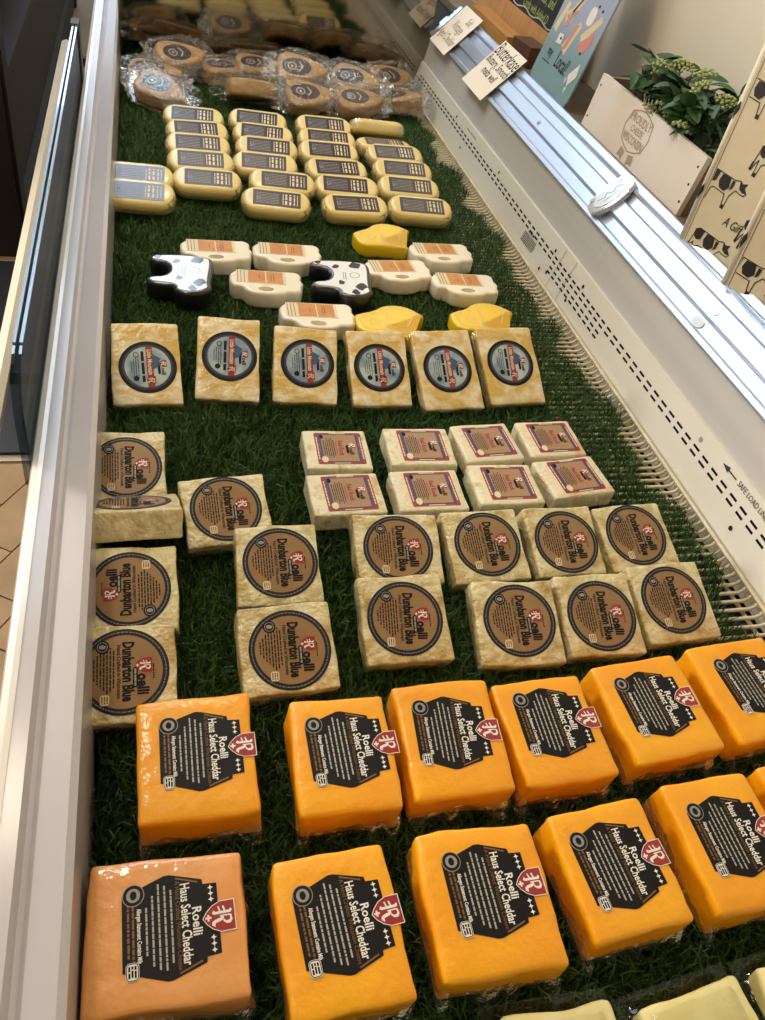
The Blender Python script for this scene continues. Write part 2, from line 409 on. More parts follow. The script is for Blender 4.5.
# ------------------------------------------------------------------ refrigerated case
case = thing('refrigerated_display_case', 'long open refrigerated cheese case with white frame and aluminium back rail', 'display case', (0, 0, -.56))
def cpart(mb, name, m, smooth=False): return mb.build(name, m, case, (0, 0, .56), smooth=smooth)
Y0, Y1 = -.15, 2.50
def extrude_y(profile, y0, y1):
    n = len(profile)
    V = [(p[0], y0, p[1]) for p in profile]+[(p[0], y1, p[1]) for p in profile]
    F = [(k, n+k, n+(k+1)%n, (k+1)%n) for k in range(n)]+[tuple(range(n)), tuple(reversed(range(n, 2*n)))]
    return MB().add(V, F)
cpart(MB().box(-.125, .775, Y0, 2.62, -.54, -.06), 'cabinet_body', case_m)
cpart(MB().box(-.105, .735, Y0, Y1, -.06, -.026), 'deck_pan', dark_hole)
# white front frame with its step
cpart(extrude_y([(-.070, .100), (-.070, -.03), (-.125, -.03), (-.136, .06), (-.136, .092), (-.131, .099), (-.124, .101), (-.110, .101), (-.106, .094), (-.102, .092), (-.098, .0965), (-.076, .1035)], Y0, 2.80), 'front_frame', enamel_frame)
cpart(extrude_y([(-.1365, .094), (-.134, .100), (-.128, .1022), (-.123, .1018), (-.128, .098)], Y0, 2.80), 'edge_highlight', mat('highlight_enamel', S(224, 218, 206), None, rough=.3, coat=.6, coat_r=.12))  # lighter glossy strip added to draw the highlight along the frame's outer edge
# double front glass above the frame
def pane(x, x2):
    ys = [(.74+.06*(1-math.cos(math.radians(d))), 0.205-.06*(1-math.sin(math.radians(d)))) for d in range(0, 91, 15)]+[(1.98, .205), (1.98, .06), (.74, .06)]
    n = len(ys); V = [(x, a, b) for a, b in ys]+[(x2, a, b) for a, b in ys]
    return MB().add(V, [tuple(reversed(range(n))), tuple(range(n, 2*n))]+[(k, (k+1) % n, n+(k+1) % n, n+k) for k in range(n)])
cpart(pane(-.1465, -.1435), 'front_glass', glass_m)
cpart(pane(-.1395, -.1365), 'front_glass', glass_m)
cpart(MB().box(-.1467, -.1433, .80, 1.98, .2052, .2072), 'glass_edge', glass_edge)
cpart(MB().box(-.1397, -.1363, .80, 1.98, .2052, .2072), 'glass_edge', glass_edge)
cpart(MB().box(-.150, -.134, 1.98, 2.02, -.03, .21), 'end_post', case_m)
cpart(extrude_y([(-.228, -.012), (-.230, -.05), (-.215, -.06), (-.206, -.012), (-.215, -.006)], Y0, 2.66), 'bumper', bumper_m)
for y in (.3, 1.1, 1.9, 2.6): cpart(MB().box(-.212, -.124, y-.012, y+.012, -.050, -.030), 'bumper_bracket', dark_trim)
# perforated back panel, real slots
Pb, Pt = Vector((.735, 0, 0.0)), Vector((.757, 0, .081))
def onp(s, y, out=0.0):
    p = Pb.lerp(Pt, s); n = Vector((-(Pt-Pb).z, 0, (Pt-Pb).x)).normalized()
    p = p+n*out; return (p.x, y, p.z)
sl = [(-.25,), (.29, .325), (.375, .41), (.52, .555), (.615, .65), (1.0,)]
sb = [-.25, .27, .315, .38, .425, .515, .56, .625, .67, 1.0]          # rows of slots between pairs
ys = [Y0]; y = .02; slots = []
while y < Y1-.03:
    per = .0265 if y < 1.12 or y > 1.38 else .023
    slots.append((y, y+per*.62)); ys += [y, y+per*.62]; y += per
ys.append(Y1)
V = []; F = []; bk = MB()
for yy in ys:
    for s_ in sb: V.append(onp(s_, yy))
m_ = len(sb)
for i in range(len(ys)-1):
    is_slot = i % 2 == 1
    for j in range(m_-1):
        hole = is_slot and (j in (5, 7) or (j in (1, 3) and 1.13 < ys[i] < 1.37))
        if not hole: F.append((i*m_+j, i*m_+j+1, (i+1)*m_+j+1, (i+1)*m_+j))
pan = MB().add(V, F)
cpart(pan, 'perforated_panel', enamel)
cpart(MB().add([onp(-.25, Y0, -.004), onp(1, Y0, -.004), onp(1, Y1, -.004), onp(-.25, Y1, -.004)], [(0, 1, 2, 3)]), 'slot_backing', dark_hole)
cpart(MB().add([onp(1, Y0), onp(1, Y1), (.768, Y1, .0815), (.768, Y0, .0815)], [(0, 1, 2, 3)]), 'panel_top_lip', enamel)
pl = MB()
def plug(s_, y, r=.0036, b=None):
    b = b or MB(); P = []
    for k in range(12):
        a = 2*math.pi*k/12; P.append(onp(s_+r/.084*math.sin(a), y+r*math.cos(a), .0008))
    return b.add(P, [tuple(reversed(range(12)))])
for s_, y in ((.30, .66), (.30, .545), (.24, 1.27), (.25, 1.375), (.16, 1.405), (.75, 1.385), (.76, 1.245), (.30, 2.0), (.8, 1.75), (.8, 2.1)):
    cpart(plug(s_, y), 'plug', dark_hole)
cpart(plug(.80, .80, .004), 'hook', grey_ink)
for y in (1.352, 1.30): cpart(MB().add([onp(.02, y, .0006), onp(.98, y, .0006), onp(.98, y+.0014, .0006), onp(.02, y+.0014, .0006)], [(0, 1, 2, 3)]), 'seam', grey_ink)
def panel_print(mb, y, s_, name, m, par=None):
    # text running along the panel, reading towards the camera end
    V = []
    for p in mb.v: V.append(onp(s_+p[1]/.084, y-p[0], .0009))
    return cpart(MB().add(V, mb.f), name, m)
lab = MB().text('SAFE LOAD LINE', .0115, 0, 0, 'LEFT', .85)
panel_print(lab, .700, .87, 'load_line_lettering', print_black)
ar = MB().quad(-.028, -.001, -.006, .001).poly([(-.042, 0), (-.026, -.0042), (-.026, .0042)])
panel_print(ar, .700, .87, 'load_line_arrow', print_black)
panel_print(MB().quad(.10, -.001, .13, .001).poly([(.146, 0), (.13, .0042), (.13, -.0042)]), .700, .87, 'load_line_arrow', print_black)
panel_print(MB().text('SAFE LOAD LINE', .006, 0, 0, 'LEFT').quad(-.03, -.0008, -.004, .0008), 1.98, .84, 'load_line_lettering', print_black)
ul = MB(); ul.dashes(-.01, .02, .0115, .004, 3)
for k in range(6): ul.dashes(-.025, .042, .005-k*.0036, .0018, 10+k)
panel_print(ul, 1.50, .38, 'caution_print', print_black)
# grey duct wall and aluminium rail
cpart(MB().add([(.762, Y0, .0815), (.762, Y1, .0815), (.774, Y1, .152), (.774, Y0, .152)], [(0, 1, 2, 3)]), 'duct_wall', duct_grey)
Ra, Rb = Vector((.770, .150)), Vector((.842, .224))
rd = (Rb-Ra); RL = rd.length; rd = rd/RL; rn = Vector((-rd.y, rd.x))
def rail(s_, out): p = Ra+rd*(s_*RL)+rn*out; return (p.x, p.y)
prof = [rail(0, -.006), rail(0, .004), rail(.02, .006), rail(.09, .006), rail(.11, .003), rail(.13, .002), rail(.30, .002), rail(.33, .008), rail(.345, .009), rail(.58, .009), rail(.595, .008), rail(.63, .003), rail(.78, .003), rail(.80, .006), rail(.83, .007), rail(.86, .004), rail(.97, .004), rail(1.0, .001), (Rb.x, .214), (.79, .15)]
cpart(extrude_y(list(reversed(prof)), Y0, Y1), 'aluminium_rail', alu)
def onrail(s_, y, out): p = rail(s_, out); return (p[0], y, p[1])
RROT = math.atan2(rd.y, rd.x)
def rail_local(mb):   # plane coordinates (u along -Y, v up the rail)
    return MB().add([onrail((p[1])/RL, -p[0], p[2]) for p in mb.v], mb.f)
br = MB()
for k, (a, b) in enumerate(zip(prof[:-2], prof[1:-1])): pass
cpart(extrude_y([rail(-.02, .004), rail(-.02, .013), rail(1.0, .013), rail(1.0, .004)], 2.455, 2.475), 'rail_clip', alu)
for y in (1.71, .94):
    sc_ = cpart(rail_local(MB().prism(ellipse(.0045, .0045, 14, -y, .45*RL), .008, .0105)), 'screw', chrome)
    MB().add([onrail(.45+dv/RL, y-du, .0107) for du, dv in ((-.003, -.0007), (.003, -.0007), (.003, .0007), (-.003, .0007))], [(0, 1, 2, 3)]).build('screw_slot', dark_hole, sc_)
# oval chrome badge on the rail
bd = cpart(rail_local(MB().prism(ellipse(.029, .046, 36, -1.332, .5*RL), .008, .017)), 'oval_badge', chrome)
rail_local(MB().prism(ellipse(.020, .035, 32, -1.332, .5*RL), .017, .018)).build('badge_face', badge_face, bd)
rail_local(MB().line([(-1.338, .5*RL-.024), (-1.332, .5*RL-.012), (-1.340, .5*RL-.004), (-1.330, .5*RL+.006), (-1.338, .5*RL+.014), (-1.331, .5*RL+.026)], .0016, .0183).line([(-1.326, .5*RL-.018), (-1.324, .5*RL+.016)], .0012, .0183)).build('badge_script', badge_ink, bd)
for k in range(4):
    a = math.radians(45+90*k); rail_local(MB().prism(ellipse(.0045, .0045, 10, -1.332+.026*math.cos(a), .5*RL+.042*math.sin(a)), .010, .0185)).build('badge_stud', chrome, bd)
cpart(rail_local(MB().prism(ellipse(.013, .008, 20, -.952, .2*RL), .002, .004)), 'film_dot', badge_face)
# ledge behind the rail
cpart(MB().box(.842, XW-.002, Y0, 2.9, .195, .214), 'ledge', ledge_m)
cpart(MB().box(.846, XW-.002, Y0, 2.9, -.54, .195), 'rear_cabinet', case_m)
# polished end wall
cpart(MB().box(-.070, .770, Y1, Y1+.012, -.03, .36), 'end_panel', steel_end)
# rack wires
wire = MB().tube([(.0, 0, 0), (.12, 0, 0), (.128, 0, .004), (.130, 0, .012)], .0026, 6).mesh('rack_wire', rack_m, True)
y = .30
while y < 2.49:
    ob('rack_wire', wire, case, (.600, y, .56-.010)); y += .0138
for x in (.655, .715): cpart(MB().tube([(x, .28, -.0165), (x, 2.49, -.0165)], .0028, 6), 'rack_rail', rack_m)
cpart(MB().tube([(.728, .28, .004), (.728, 2.49, .004)], .0026, 6), 'rack_rail', rack_m)

# ------------------------------------------------------------------ artificial turf
TZ = -.014
turf = thing('artificial_turf', 'dark green artificial grass mat lining the case under the cheeses', 'turf', (0, 0, TZ))
MB().box(-.066, .694, -.10, 2.495, -.005, 0).build('turf_backing', turf_back, turf)
def make_grass(n=200000):
    rs = np.random.RandomState(4)
    x = rs.uniform(-.066, .716, n); y = rs.uniform(-.05, 2.495, n)
    edge = .700+.016*np.sin(y*21)+.010*np.sin(y*53+1)-.02*(np.abs(y-1.29) < .05)
    keep = x < edge; x = x[keep]; y = y[keep]; n = len(x)
    h = rs.uniform(.014, .027, n); w = rs.uniform(.0006, .0011, n)
    clump = np.sin(x*31+2*np.sin(y*17))*.5+np.sin(y*27+2*np.cos(x*23))*.5
    a = rs.uniform(0, 2*np.pi, n)*.7+clump*1.6-1.2
    ln = rs.uniform(.25, 1.0, n)*h
    dx, dy = np.cos(a)*ln, np.sin(a)*ln
    b = rs.uniform(0, np.pi, n); wx, wy = np.cos(b)*w, np.sin(b)*w
    V = np.zeros((n, 5, 3), np.float32)
    V[:, 0] = np.c_[x-wx, y-wy, np.zeros(n)]; V[:, 1] = np.c_[x+wx, y+wy, np.zeros(n)]
    mx, my, mz = x+dx*.38, y+dy*.38, h*.62
    V[:, 2] = np.c_[mx+wx*.8, my+wy*.8, mz]; V[:, 3] = np.c_[mx-wx*.8, my-wy*.8, mz]
    V[:, 4] = np.c_[x+dx, y+dy, np.sqrt(np.maximum(h*h-(ln*.8)**2, (h*.45)**2))]
    i = np.arange(n)[:, None]*5
    T = np.concatenate([i+np.array([[0, 1, 2]]), i+np.array([[0, 2, 3]]), i+np.array([[3, 2, 4]])], 1).reshape(-1, 3).astype(np.int32)
    d = bpy.data.meshes.new('grass_blades')
    d.vertices.add(n*5); d.vertices.foreach_set('co', V.ravel())
    d.loops.add(T.size); d.loops.foreach_set('vertex_index', T.ravel())
    d.polygons.add(len(T)); d.polygons.foreach_set('loop_start', np.arange(0, T.size, 3, dtype=np.int32))
    d.update(calc_edges=True)
    at = d.attributes.new('tint', 'FLOAT', 'POINT')
    at.data.foreach_set('value', np.repeat(rs.uniform(0, 1, n), 5).astype(np.float32))
    m = bpy.data.materials.new('turf_blade'); m.use_nodes = True; N = m.node_tree.nodes; L = m.node_tree.links
    p = N['Principled BSDF']; p.inputs['Roughness'].default_value = .5; p.inputs['Specular IOR Level'].default_value = .3
    A = N.new('ShaderNodeAttribute'); A.attribute_name = 'tint'; r = N.new('ShaderNodeValToRGB')
    r.color_ramp.elements[0].color = (*S(38, 64, 24), 1); r.color_ramp.elements[1].color = (*S(70, 106, 42), 1)
    e = r.color_ramp.elements.new(.93); e.color = (*S(64, 98, 38), 1); r.color_ramp.elements[2].color = (*S(116, 130, 66), 1)
    L.new(A.outputs['Fac'], r.inputs[0]); L.new(r.outputs[0], p.inputs['Base Color'])
    d.materials.append(m); return d
g = ob('grass_blades', make_grass(), turf); g['kind'] = 'stuff'

# ------------------------------------------------------------------ label print building blocks (u right, v up)
def shield_pts(u, v, w, h):
    P = [(-.5, .5), (.5, .5), (.5, .05), (.38, -.2), (.2, -.38), (0, -.5), (-.2, -.38), (-.38, -.2), (-.5, .05)]
    return [(u+a*w, v+b*h) for a, b in P]
def black_R(mb, u, v, s, z):
    q = lambda P: mb.poly([(u+a*s, v+b*s) for a, b in P], z)
    q([(-.30, .42), (-.22, .48), (-.10, .42), (-.10, -.34), (-.16, -.44), (-.30, -.36), (-.22, -.28), (-.22, .34)])
    q([(-.02, .44), (.22, .48), (.36, .38), (.36, .20), (.24, .06), (.12, .06), (.24, .20), (.22, .34), (.12, .38), (-.02, .34)])
    q([(-.04, .06), (.10, .10), (.20, .0), (.28, -.30), (.44, -.32), (.34, -.46), (.20, -.44), (.12, -.30), (.06, -.04), (-.04, -.02)])
    q([(-.04, .36), (.02, .36), (.02, -.10), (-.04, -.06)])
    q([(-.44, .12), (-.12, .22), (-.12, .13), (-.44, .04)])
    q([(-.44, -.10), (-.12, 0), (-.12, -.08), (-.44, -.17)])
    return mb
def plus(mb, u, v, s, z):
    mb.quad(u-s/2, v-s/6, u+s/2, v+s/6, z); mb.quad(u-s/6, v-s/2, u+s/6, v+s/2, z); return mb
def star4(mb, u, v, s, z):
    P = []
    for k in range(8):
        a = math.pi*k/4; r = s*.5 if k % 2 == 0 else s*.22; P.append((u+r*math.cos(a), v+r*math.sin(a)))
    return mb.poly(P, z)
def badge_small(w, h): return rrect(w, h, min(w, h)*.28, 3)

Z1, Z2, Z3, Z4 = .0006, .0008, .0010, .0012
# --- black cheddar label
def cheddar_label():
    P = {}
    o = [(-.0266, -.0355), (.0266, -.0355), (.0375, -.004), (.0375, .0), (.0300, .0245), (.0262, .0250), (.0255, .0355), (-.0255, .0355), (-.0262, .0250), (-.0300, .0245), (-.0375, .0), (-.0375, -.004)]
    P['label'] = (MB().prism(o, 0, .0005).mesh('label', black_ink), None)
    w = MB().text('Roelli', .0098, 0, .0190, 'CENTER', .95, .0002, z=Z1).text('Haus Select Cheddar', .0100, 0, .0110, 'CENTER', .69, .0002, z=Z1)
    wp = MB()
    for k, (a, b) in enumerate(((-.026, .026), (-.030, .031), (-.032, .029), (-.024, .026), (-.016, .018))): wp.dashes(a, b, .0006-k*.0046, .0014, 40+k, Z1, .1)
    w.text('Allergen Statement: Contains Milk', .0046, .003, -.0232, 'CENTER', .60, .00012, z=Z1)
    for s_ in (-1, 1):
        for k in range(3): star4(w, s_*(.0138+k*.0044), .0305, .0044, Z1)
    P['lettering'] = (w.mesh('lettering', white), 'label'); P['body_print'] = (wp.mesh('body_print', dim_white), 'label')
    b = MB().text('A Hand Crafted Wisconsin Cheese', .0052, 0, .0055, 'CENTER', .86, z=Z1)
    b.dashes(-.022, .020, -.0275, .0016, 70, Z1).dashes(-.022, .018, -.0310, .0016, 71, Z1)
    b.line([(-.034, .005), (-.0285, .021)], .0013, Z1).line([(.034, .005), (.0285, .021)], .0013, Z1)
    P['fine_print'] = (b.mesh('fine_print', brown_ink), 'label')
    sh = MB().prism(shield_pts(0, .0355, .0215, .0235), .0005, .0009); P['shield'] = (sh.mesh('shield', red), 'label')
    sw = black_R(MB(), 0, .0375, .0165, Z3); plus(sw, 0, .0275, .0046, Z3)
    sw.line(shield_pts(0, .0355, .0221, .0241), .0006, Z3-.0001, True)
    P['shield_letter'] = (sw.mesh('shield_letter', white), 'label')
    P['seal'] = (MB().prism(ellipse(.0082, .0082, 24, -.0265, -.0270), .0005, .0009).mesh('seal', grey_ink), 'label')
    P['seal_print'] = (MB().ring(-.0265, -.0270, .0052, .0076, Z3, 24).disc(-.0265, -.0270, .0034, Z3, 10, .0026).mesh('seal_print', soft_black), 'label')
    P['badge'] = (MB().prism(rrect(.0125, .0095, .0028, 3, .0270, -.0285), .0005, .0009).mesh('badge', white), 'label')
    bp = MB().line(rrect(.0112, .0082, .0024, 3, .0270, -.0285), .0006, Z3, True)
    for k, s_ in enumerate((.0022, 0, -.0022)): bp.dashes(.0270-.0040, .0270+.0040, -.0285+s_, .0014, 90+k, Z3, .1)
    P['badge_print'] = (bp.mesh('badge_print', soft_black), 'label')
    return P
# --- round tan label
def dunbarton_label():
    P = {}; R = .0425
    P['label'] = (MB().prism(ellipse(R, R, 48), 0, .0005).mesh('label', navy), None)
    P['label_face'] = (MB().disc(0, 0, .0362, Z1, 48).mesh('label_face', tan), 'label')
    k = MB().text('Dunbarton Blue', .0150, 0, .0035, 'CENTER', .60, .0007, z=Z2)
    k.text('Hand Crafted in Wisconsin', .0052, 0, -.0048, 'CENTER', .92, .00012, z=Z2)
    for i, h_ in enumerate((.020, .023, .025, .022, .019, .016, .012, .008)): k.dashes(-h_-.001, h_-.004, -.0095-i*.0030, .0014, 120+i, Z2)
    k.text('oelli', .0150, .0032, .0172, 'LEFT', .82, .0006, z=Z2)
    k.prism(rrect(.0200, .0046, .002, 3, .0065, .0105), Z1, Z2)
    k.dashes(-.006, .009, .0275, .0012, 140, Z2)
    P['lettering'] = (k.mesh('lettering', soft_black), 'label')
    P['pill_print'] = (MB().dashes(-.002, .015, .0105, .0018, 141, Z3, .2).mesh('pill_print', grey_ink), 'label')
    P['shield'] = (MB().prism(shield_pts(-.0050, .0180, .0150, .0165), .0005, Z2).mesh('shield', red), 'label')
    s_ = black_R(MB(), -.0048, .0195, .0115, Z3); plus(s_, -.0050, .0125, .0030, Z3)
    P['shield_letter'] = (s_.mesh('shield_letter', white), 'label')
    P['seal'] = (MB().prism(ellipse(.0066, .0066, 22, -.0250, -.0200), .0005, Z2).mesh('seal', soft_black), 'label')
    P['seal_print'] = (MB().ring(-.0250, -.0200, .0044, .0050, Z3, 20).disc(-.0250, -.0200, .0022, Z3, 10, .0034).mesh('seal_print', grey_ink), 'label')
    P['badge'] = (MB().prism(rrect(.0100, .0085, .0022, 3, .0270, -.0175), .0005, Z2).mesh('badge', cream_ink), 'label')
    b = MB()
    for i in range(3): b.dashes(.0235, .0305, -.0151-i*.0024, .0012, 150+i, Z3, .1)
    P['badge_print'] = (b.mesh('badge_print', brown_ink), 'label')
    r = MB(); rr = random.Random(5); a = 0
    while a < 2*math.pi-.05:
        e = a+rr.uniform(.025, .09); n0 = 2
        for q in range(n0):
            a1, a2 = a+(e-a)*q/n0, a+(e-a)*(q+1)/n0
            r.add([(.0388*math.cos(a1), .0388*math.sin(a1), Z1), (.0399*math.cos(a1), .0399*math.sin(a1), Z1), (.0399*math.cos(a2), .0399*math.sin(a2), Z1), (.0388*math.cos(a2), .0388*math.sin(a2), Z1)], [(0, 1, 2, 3)])
        a = e+.02
    P['ring_print'] = (r.mesh('ring_print', mat('ring_grey', S(120, 116, 108), None, rough=.6)), 'label')
    return P
# --- alpine label, dark round rim and red band
def alpine_label():
    P = {}
    P['label'] = (MB().prism(ellipse(.0395, .0395, 44), 0, .0005).mesh('label', black_ink), None)
    P['rim'] = (MB().ring(0, 0, .0310, .0345, Z1, 44).mesh('rim', rim_navy), 'label')
    P['label_face'] = (MB().disc(0, 0, .0312, Z2, 44).mesh('label_face', ice), 'label')
    P['mountain'] = (MB().poly([(-.020, .0065), (-.012, .019), (-.008, .0155), (-.003, .022), (.004, .0065)], Z3).mesh('mountain', mountain_ink), 'label')
    P['red_band'] = (MB().quad(-.0315, -.0015, .0315, .0075, Z3).prism(shield_pts(.020, .0030, .0115, .0130), .0005, Z3).mesh('red_band', red), 'label')
    w = MB().text('Little Mountain', .0088, -.007, .0030, 'CENTER', .72, .0002, z=Z4); black_R(w, .0205, .0035, .0100, Z4)
    P['band_lettering'] = (w.mesh('band_lettering', cream_ink), 'label')
    k = MB().dashes(-.024, .023, -.0065, .0040, 171, Z3, .2)
    k.text('oelli', .0075, .0020, .0205, 'LEFT', .9, .0002, z=Z3).prism(rrect(.0150, .0036, .0015, 3, .004, .0150), .0005, Z3)
    for i, h_ in enumerate((.016, .015, .013, .010)): k.dashes(-h_, h_-.002, -.0125-i*.0032, .0010, 180+i, Z3)
    k.disc(.017, -.0165, .0040, Z3, 16); k.ring(-.0190, -.0150, .0030, .0040, Z3, 16)
    P['lettering'] = (k.mesh('lettering', soft_black), 'label')
    P['shield'] = (MB().prism(shield_pts(-.0045, .0205, .0105, .0105), .0005, Z3).mesh('shield', red), 'label')
    P['shield_letter'] = (black_R(MB(), -.0045, .0212, .0080, Z4).mesh('shield_letter', white), 'label')
    return P
# --- square red framed label
def red_label():
    P = {}; W, H = .062, .064
    P['label'] = (MB().prism(rrect(W, H, .002, 2), 0, .0005).mesh('label', red), None)
    w = MB()
    for s_ in (-1, 1):
        w.dashes(-.022, .022, s_*.0296, .0016, 200+s_, Z1); w.dashes(-.010, .010, s_*.0265, .0006, 203+s_, Z1)
        w.quad(s_*.0295-.0007, -.011, s_*.0295+.0007, .011, Z1)
    P['frame_print'] = (w.mesh('frame_print', cream_ink), 'label')
    P['frame'] = (MB().quad(-.0280, -.0275, .0280, .0275, Z1).mesh('frame', navy2), 'label')
    P['label_face'] = (MB().quad(-.0262, -.0235, .0262, .0235, Z2).mesh('label_face', tan2), 'label')
    P['red_lettering'] = (MB().text('Red Rock', .0095, 0, .0015, 'CENTER', .8, .0003, z=Z3).dashes(-.012, .012, -.0045, .0010, 210, Z3).mesh('red_lettering', red), 'label')
    k = MB().text('oelli', .0085, .0005, .0150, 'LEFT', .9, .0002, z=Z3).prism(rrect(.0155, .0036, .0015, 3, .003, .0100), .0005, Z3)
    for i, h_ in enumerate((.016, .020, .017, .019, .015, .015)): k.dashes(-h_, h_, -.0075-i*.0027, .0011, 220+i, Z3)
    P['lettering'] = (k.mesh('lettering', soft_black), 'label')
    P['shield'] = (MB().prism(shield_pts(-.0055, .0155, .0100, .0115), .0005, Z3).mesh('shield', red), 'label')
    P['shield_letter'] = (black_R(MB(), -.0055, .0165, .0100, Z4).mesh('shield_letter', white), 'label')
    P['badge'] = (MB().prism(ellipse(.0058, .0044, 18, .0225, -.0225), .0005, Z3).mesh('badge', cream_ink), 'label')
    P['seal'] = (MB().prism(ellipse(.0040, .0026, 16, -.0225, -.0225), .0005, Z3).mesh('seal', soft_black), 'label')
    return P
# --- purple label on the loaves: reads along the loaf
def loaf_label():
    P = {}
    P['label'] = (MB().prism(rrect(.093, .040, .001, 2), 0, .0005).mesh('label', purple), None)
    g_ = MB()
    for i in range(7): g_.dashes(-.040, .004, .012-i*.0042, .0013, 240+i, Z1)
    g_.ring(-.036, .0, .003, .0042, Z1, 16)
    P['fine_print'] = (g_.mesh('fine_print', grey_ink), 'label')
    w = MB()
    for k, (u_, h_) in enumerate(((.012, .0018), (.018, .0040), (.026, .0040), (.034, .0024), (.040, .0014))):
        q = MB().dashes(-.014, .014, 0, h_, 260+k, Z1, .3); w.add([(u_-p[1], p[0], p[2]) for p in q.v], q.f)
    P['lettering'] = (w.mesh('lettering', cream_ink), 'label')
    return P

LAB = {'cheddar': cheddar_label(), 'dun': dunbarton_label(), 'alp': alpine_label(), 'red': red_label(), 'loaf': loaf_label()}
def put_label(kind, parent, z, rz=-90, loc=(0, 0), scale=1.0):
    P = LAB[kind]; root = ob('label', P['label'][0], parent, (loc[0], loc[1], z), (0, 0, math.radians(rz)), (scale,)*3)
    for n, (m, par) in P.items():
        if par:
            q = ob(n, m, root)
            if 'print' in n or 'lettering' in n: q['kind'] = 'stuff'
    return root
def flange(w, d, seed, lo=.001, hi=.009, z=.006, side=None):
    """crumpled seam of the clear wrapping around the foot of a block"""
    r = random.Random(seed); V = []; F = []; per = 2*(w+d); n = 64; pts = []
    for k in range(n):
        s = per*k/n
        if s < w: p, nn, fr = (-w/2+s, -d/2), (0, -1), 1
        elif s < w+d: p, nn, fr = (w/2, -d/2+s-w), (1, 0), .55
        elif s < 2*w+d: p, nn, fr = (w/2-(s-w-d), d/2), (0, 1), .35
        else: p, nn, fr = (-w/2, d/2-(s-2*w-d)), (-1, 0), .25
        e = (lo+(hi-lo)*r.random()**2)*fr
        if abs(s) < .012 or abs(s-w) < .012: e = hi*fr
        V += [(p[0]-nn[0]*.002, p[1]-nn[1]*.002, z+.012+.004*r.random()), (p[0]+nn[0]*e*.6, p[1]+nn[1]*e*.6, z+.004+.006*r.random()), (p[0]+nn[0]*e*1.25, p[1]+nn[1]*e*1.25, max(.0005, z-.005+.004*r.random()))]
    for k in range(n):
        j = (k+1) % n
        for q in range(2): F.append((3*k+q, 3*j+q, 3*j+q+1, 3*k+q+1))
    return me('wrap_flange', V, F, film, True)
def block_thing(name, label, cat, group, x, y, yaw, w, d, t, tilt, bodym, kind, r=.004, amp=.0022, seed=1, lrz=-90, lloc=(0, 0), lsc=1.0, z0=0.0, fl=True, cuts=13, ty=0.0):
    a = math.radians(tilt); z = z0+abs(d/2*math.sin(a))+abs(w/2*math.sin(math.radians(ty)))
    th = thing(name, label, cat, (x, y, z), (a, math.radians(ty), math.radians(yaw)), group)
    ob('body', with_mat(rblock(w, d, t, r, cuts, amp, seed), bodym), th)
    put_label(kind, th, t, lrz, lloc, lsc)
    if fl: ob('wrap_flange', flange(w, d, seed, hi=fl if not isinstance(fl, bool) else .009), th)
    return th

# ------------------------------------------------------------------ cheddar blocks
ORD = ['first', 'second', 'third', 'fourth', 'fifth', 'sixth']
Mrow = [(0.022,0.392,0.6,0.104,0.115), (0.153,0.380,-0.8,0.094,0.113), (0.259,0.385,-0.6,0.100,0.116), (0.363,0.382,2.1,0.099,0.111), (0.483,0.393,4.5,0.106,0.112), (0.606,0.405,5.3,0.108,0.116)]
for i, (x, y, yaw, w, d) in enumerate(Mrow):
    block_thing('cheddar_block', '%s orange cheddar block from the white frame, row touching the blue cheeses' % ORD[i], 'cheese', 'cheddar row beside the blue cheeses',
                x, y, yaw, w-.002, d, (.045 if i else .048), 4, cheddar, 'cheddar', .0045, .0036, 20+i, -90+(0, 2, -3, -2, 0, 1)[i], ((.004, .004), (.003, .004), (0, .004), (.002, .006), (0, .004), (.004, .004))[i])
Orow = [(-0.006,0.249,-2.0,0.121,0.108), (0.124,0.230,1.5,0.098,0.118), (0.249,0.235,-0.6,0.108,0.117), (0.372,0.243,3.7,0.098,0.110), (0.492,0.251,2.1,0.098,0.120), (0.604,0.258,2.0,0.100,0.116)]
for i, (x, y, yaw, w, d) in enumerate(Orow):
    block_thing('cheddar_block', ('orange cheddar block with wrapper glare painted in pale salmon, against the white front frame' if i == 0 else '%s orange cheddar block from the white frame, row beside the bagged cheeses' % ORD[i]), 'cheese', 'cheddar row beside the bagged cheeses',
                x, y, yaw, w-.002, d, .045, 3, cheddar_glare if i == 0 else cheddar, 'cheddar', .0045, .0038, 40+i, -90+(3, 3, 1, 2, 0, 0)[i], ((.004, .002), (.002, .004), (.002, .006), (.0, .002), (.002, .003), (0, 0))[i], ty=(-2.5 if i == 0 else 0))

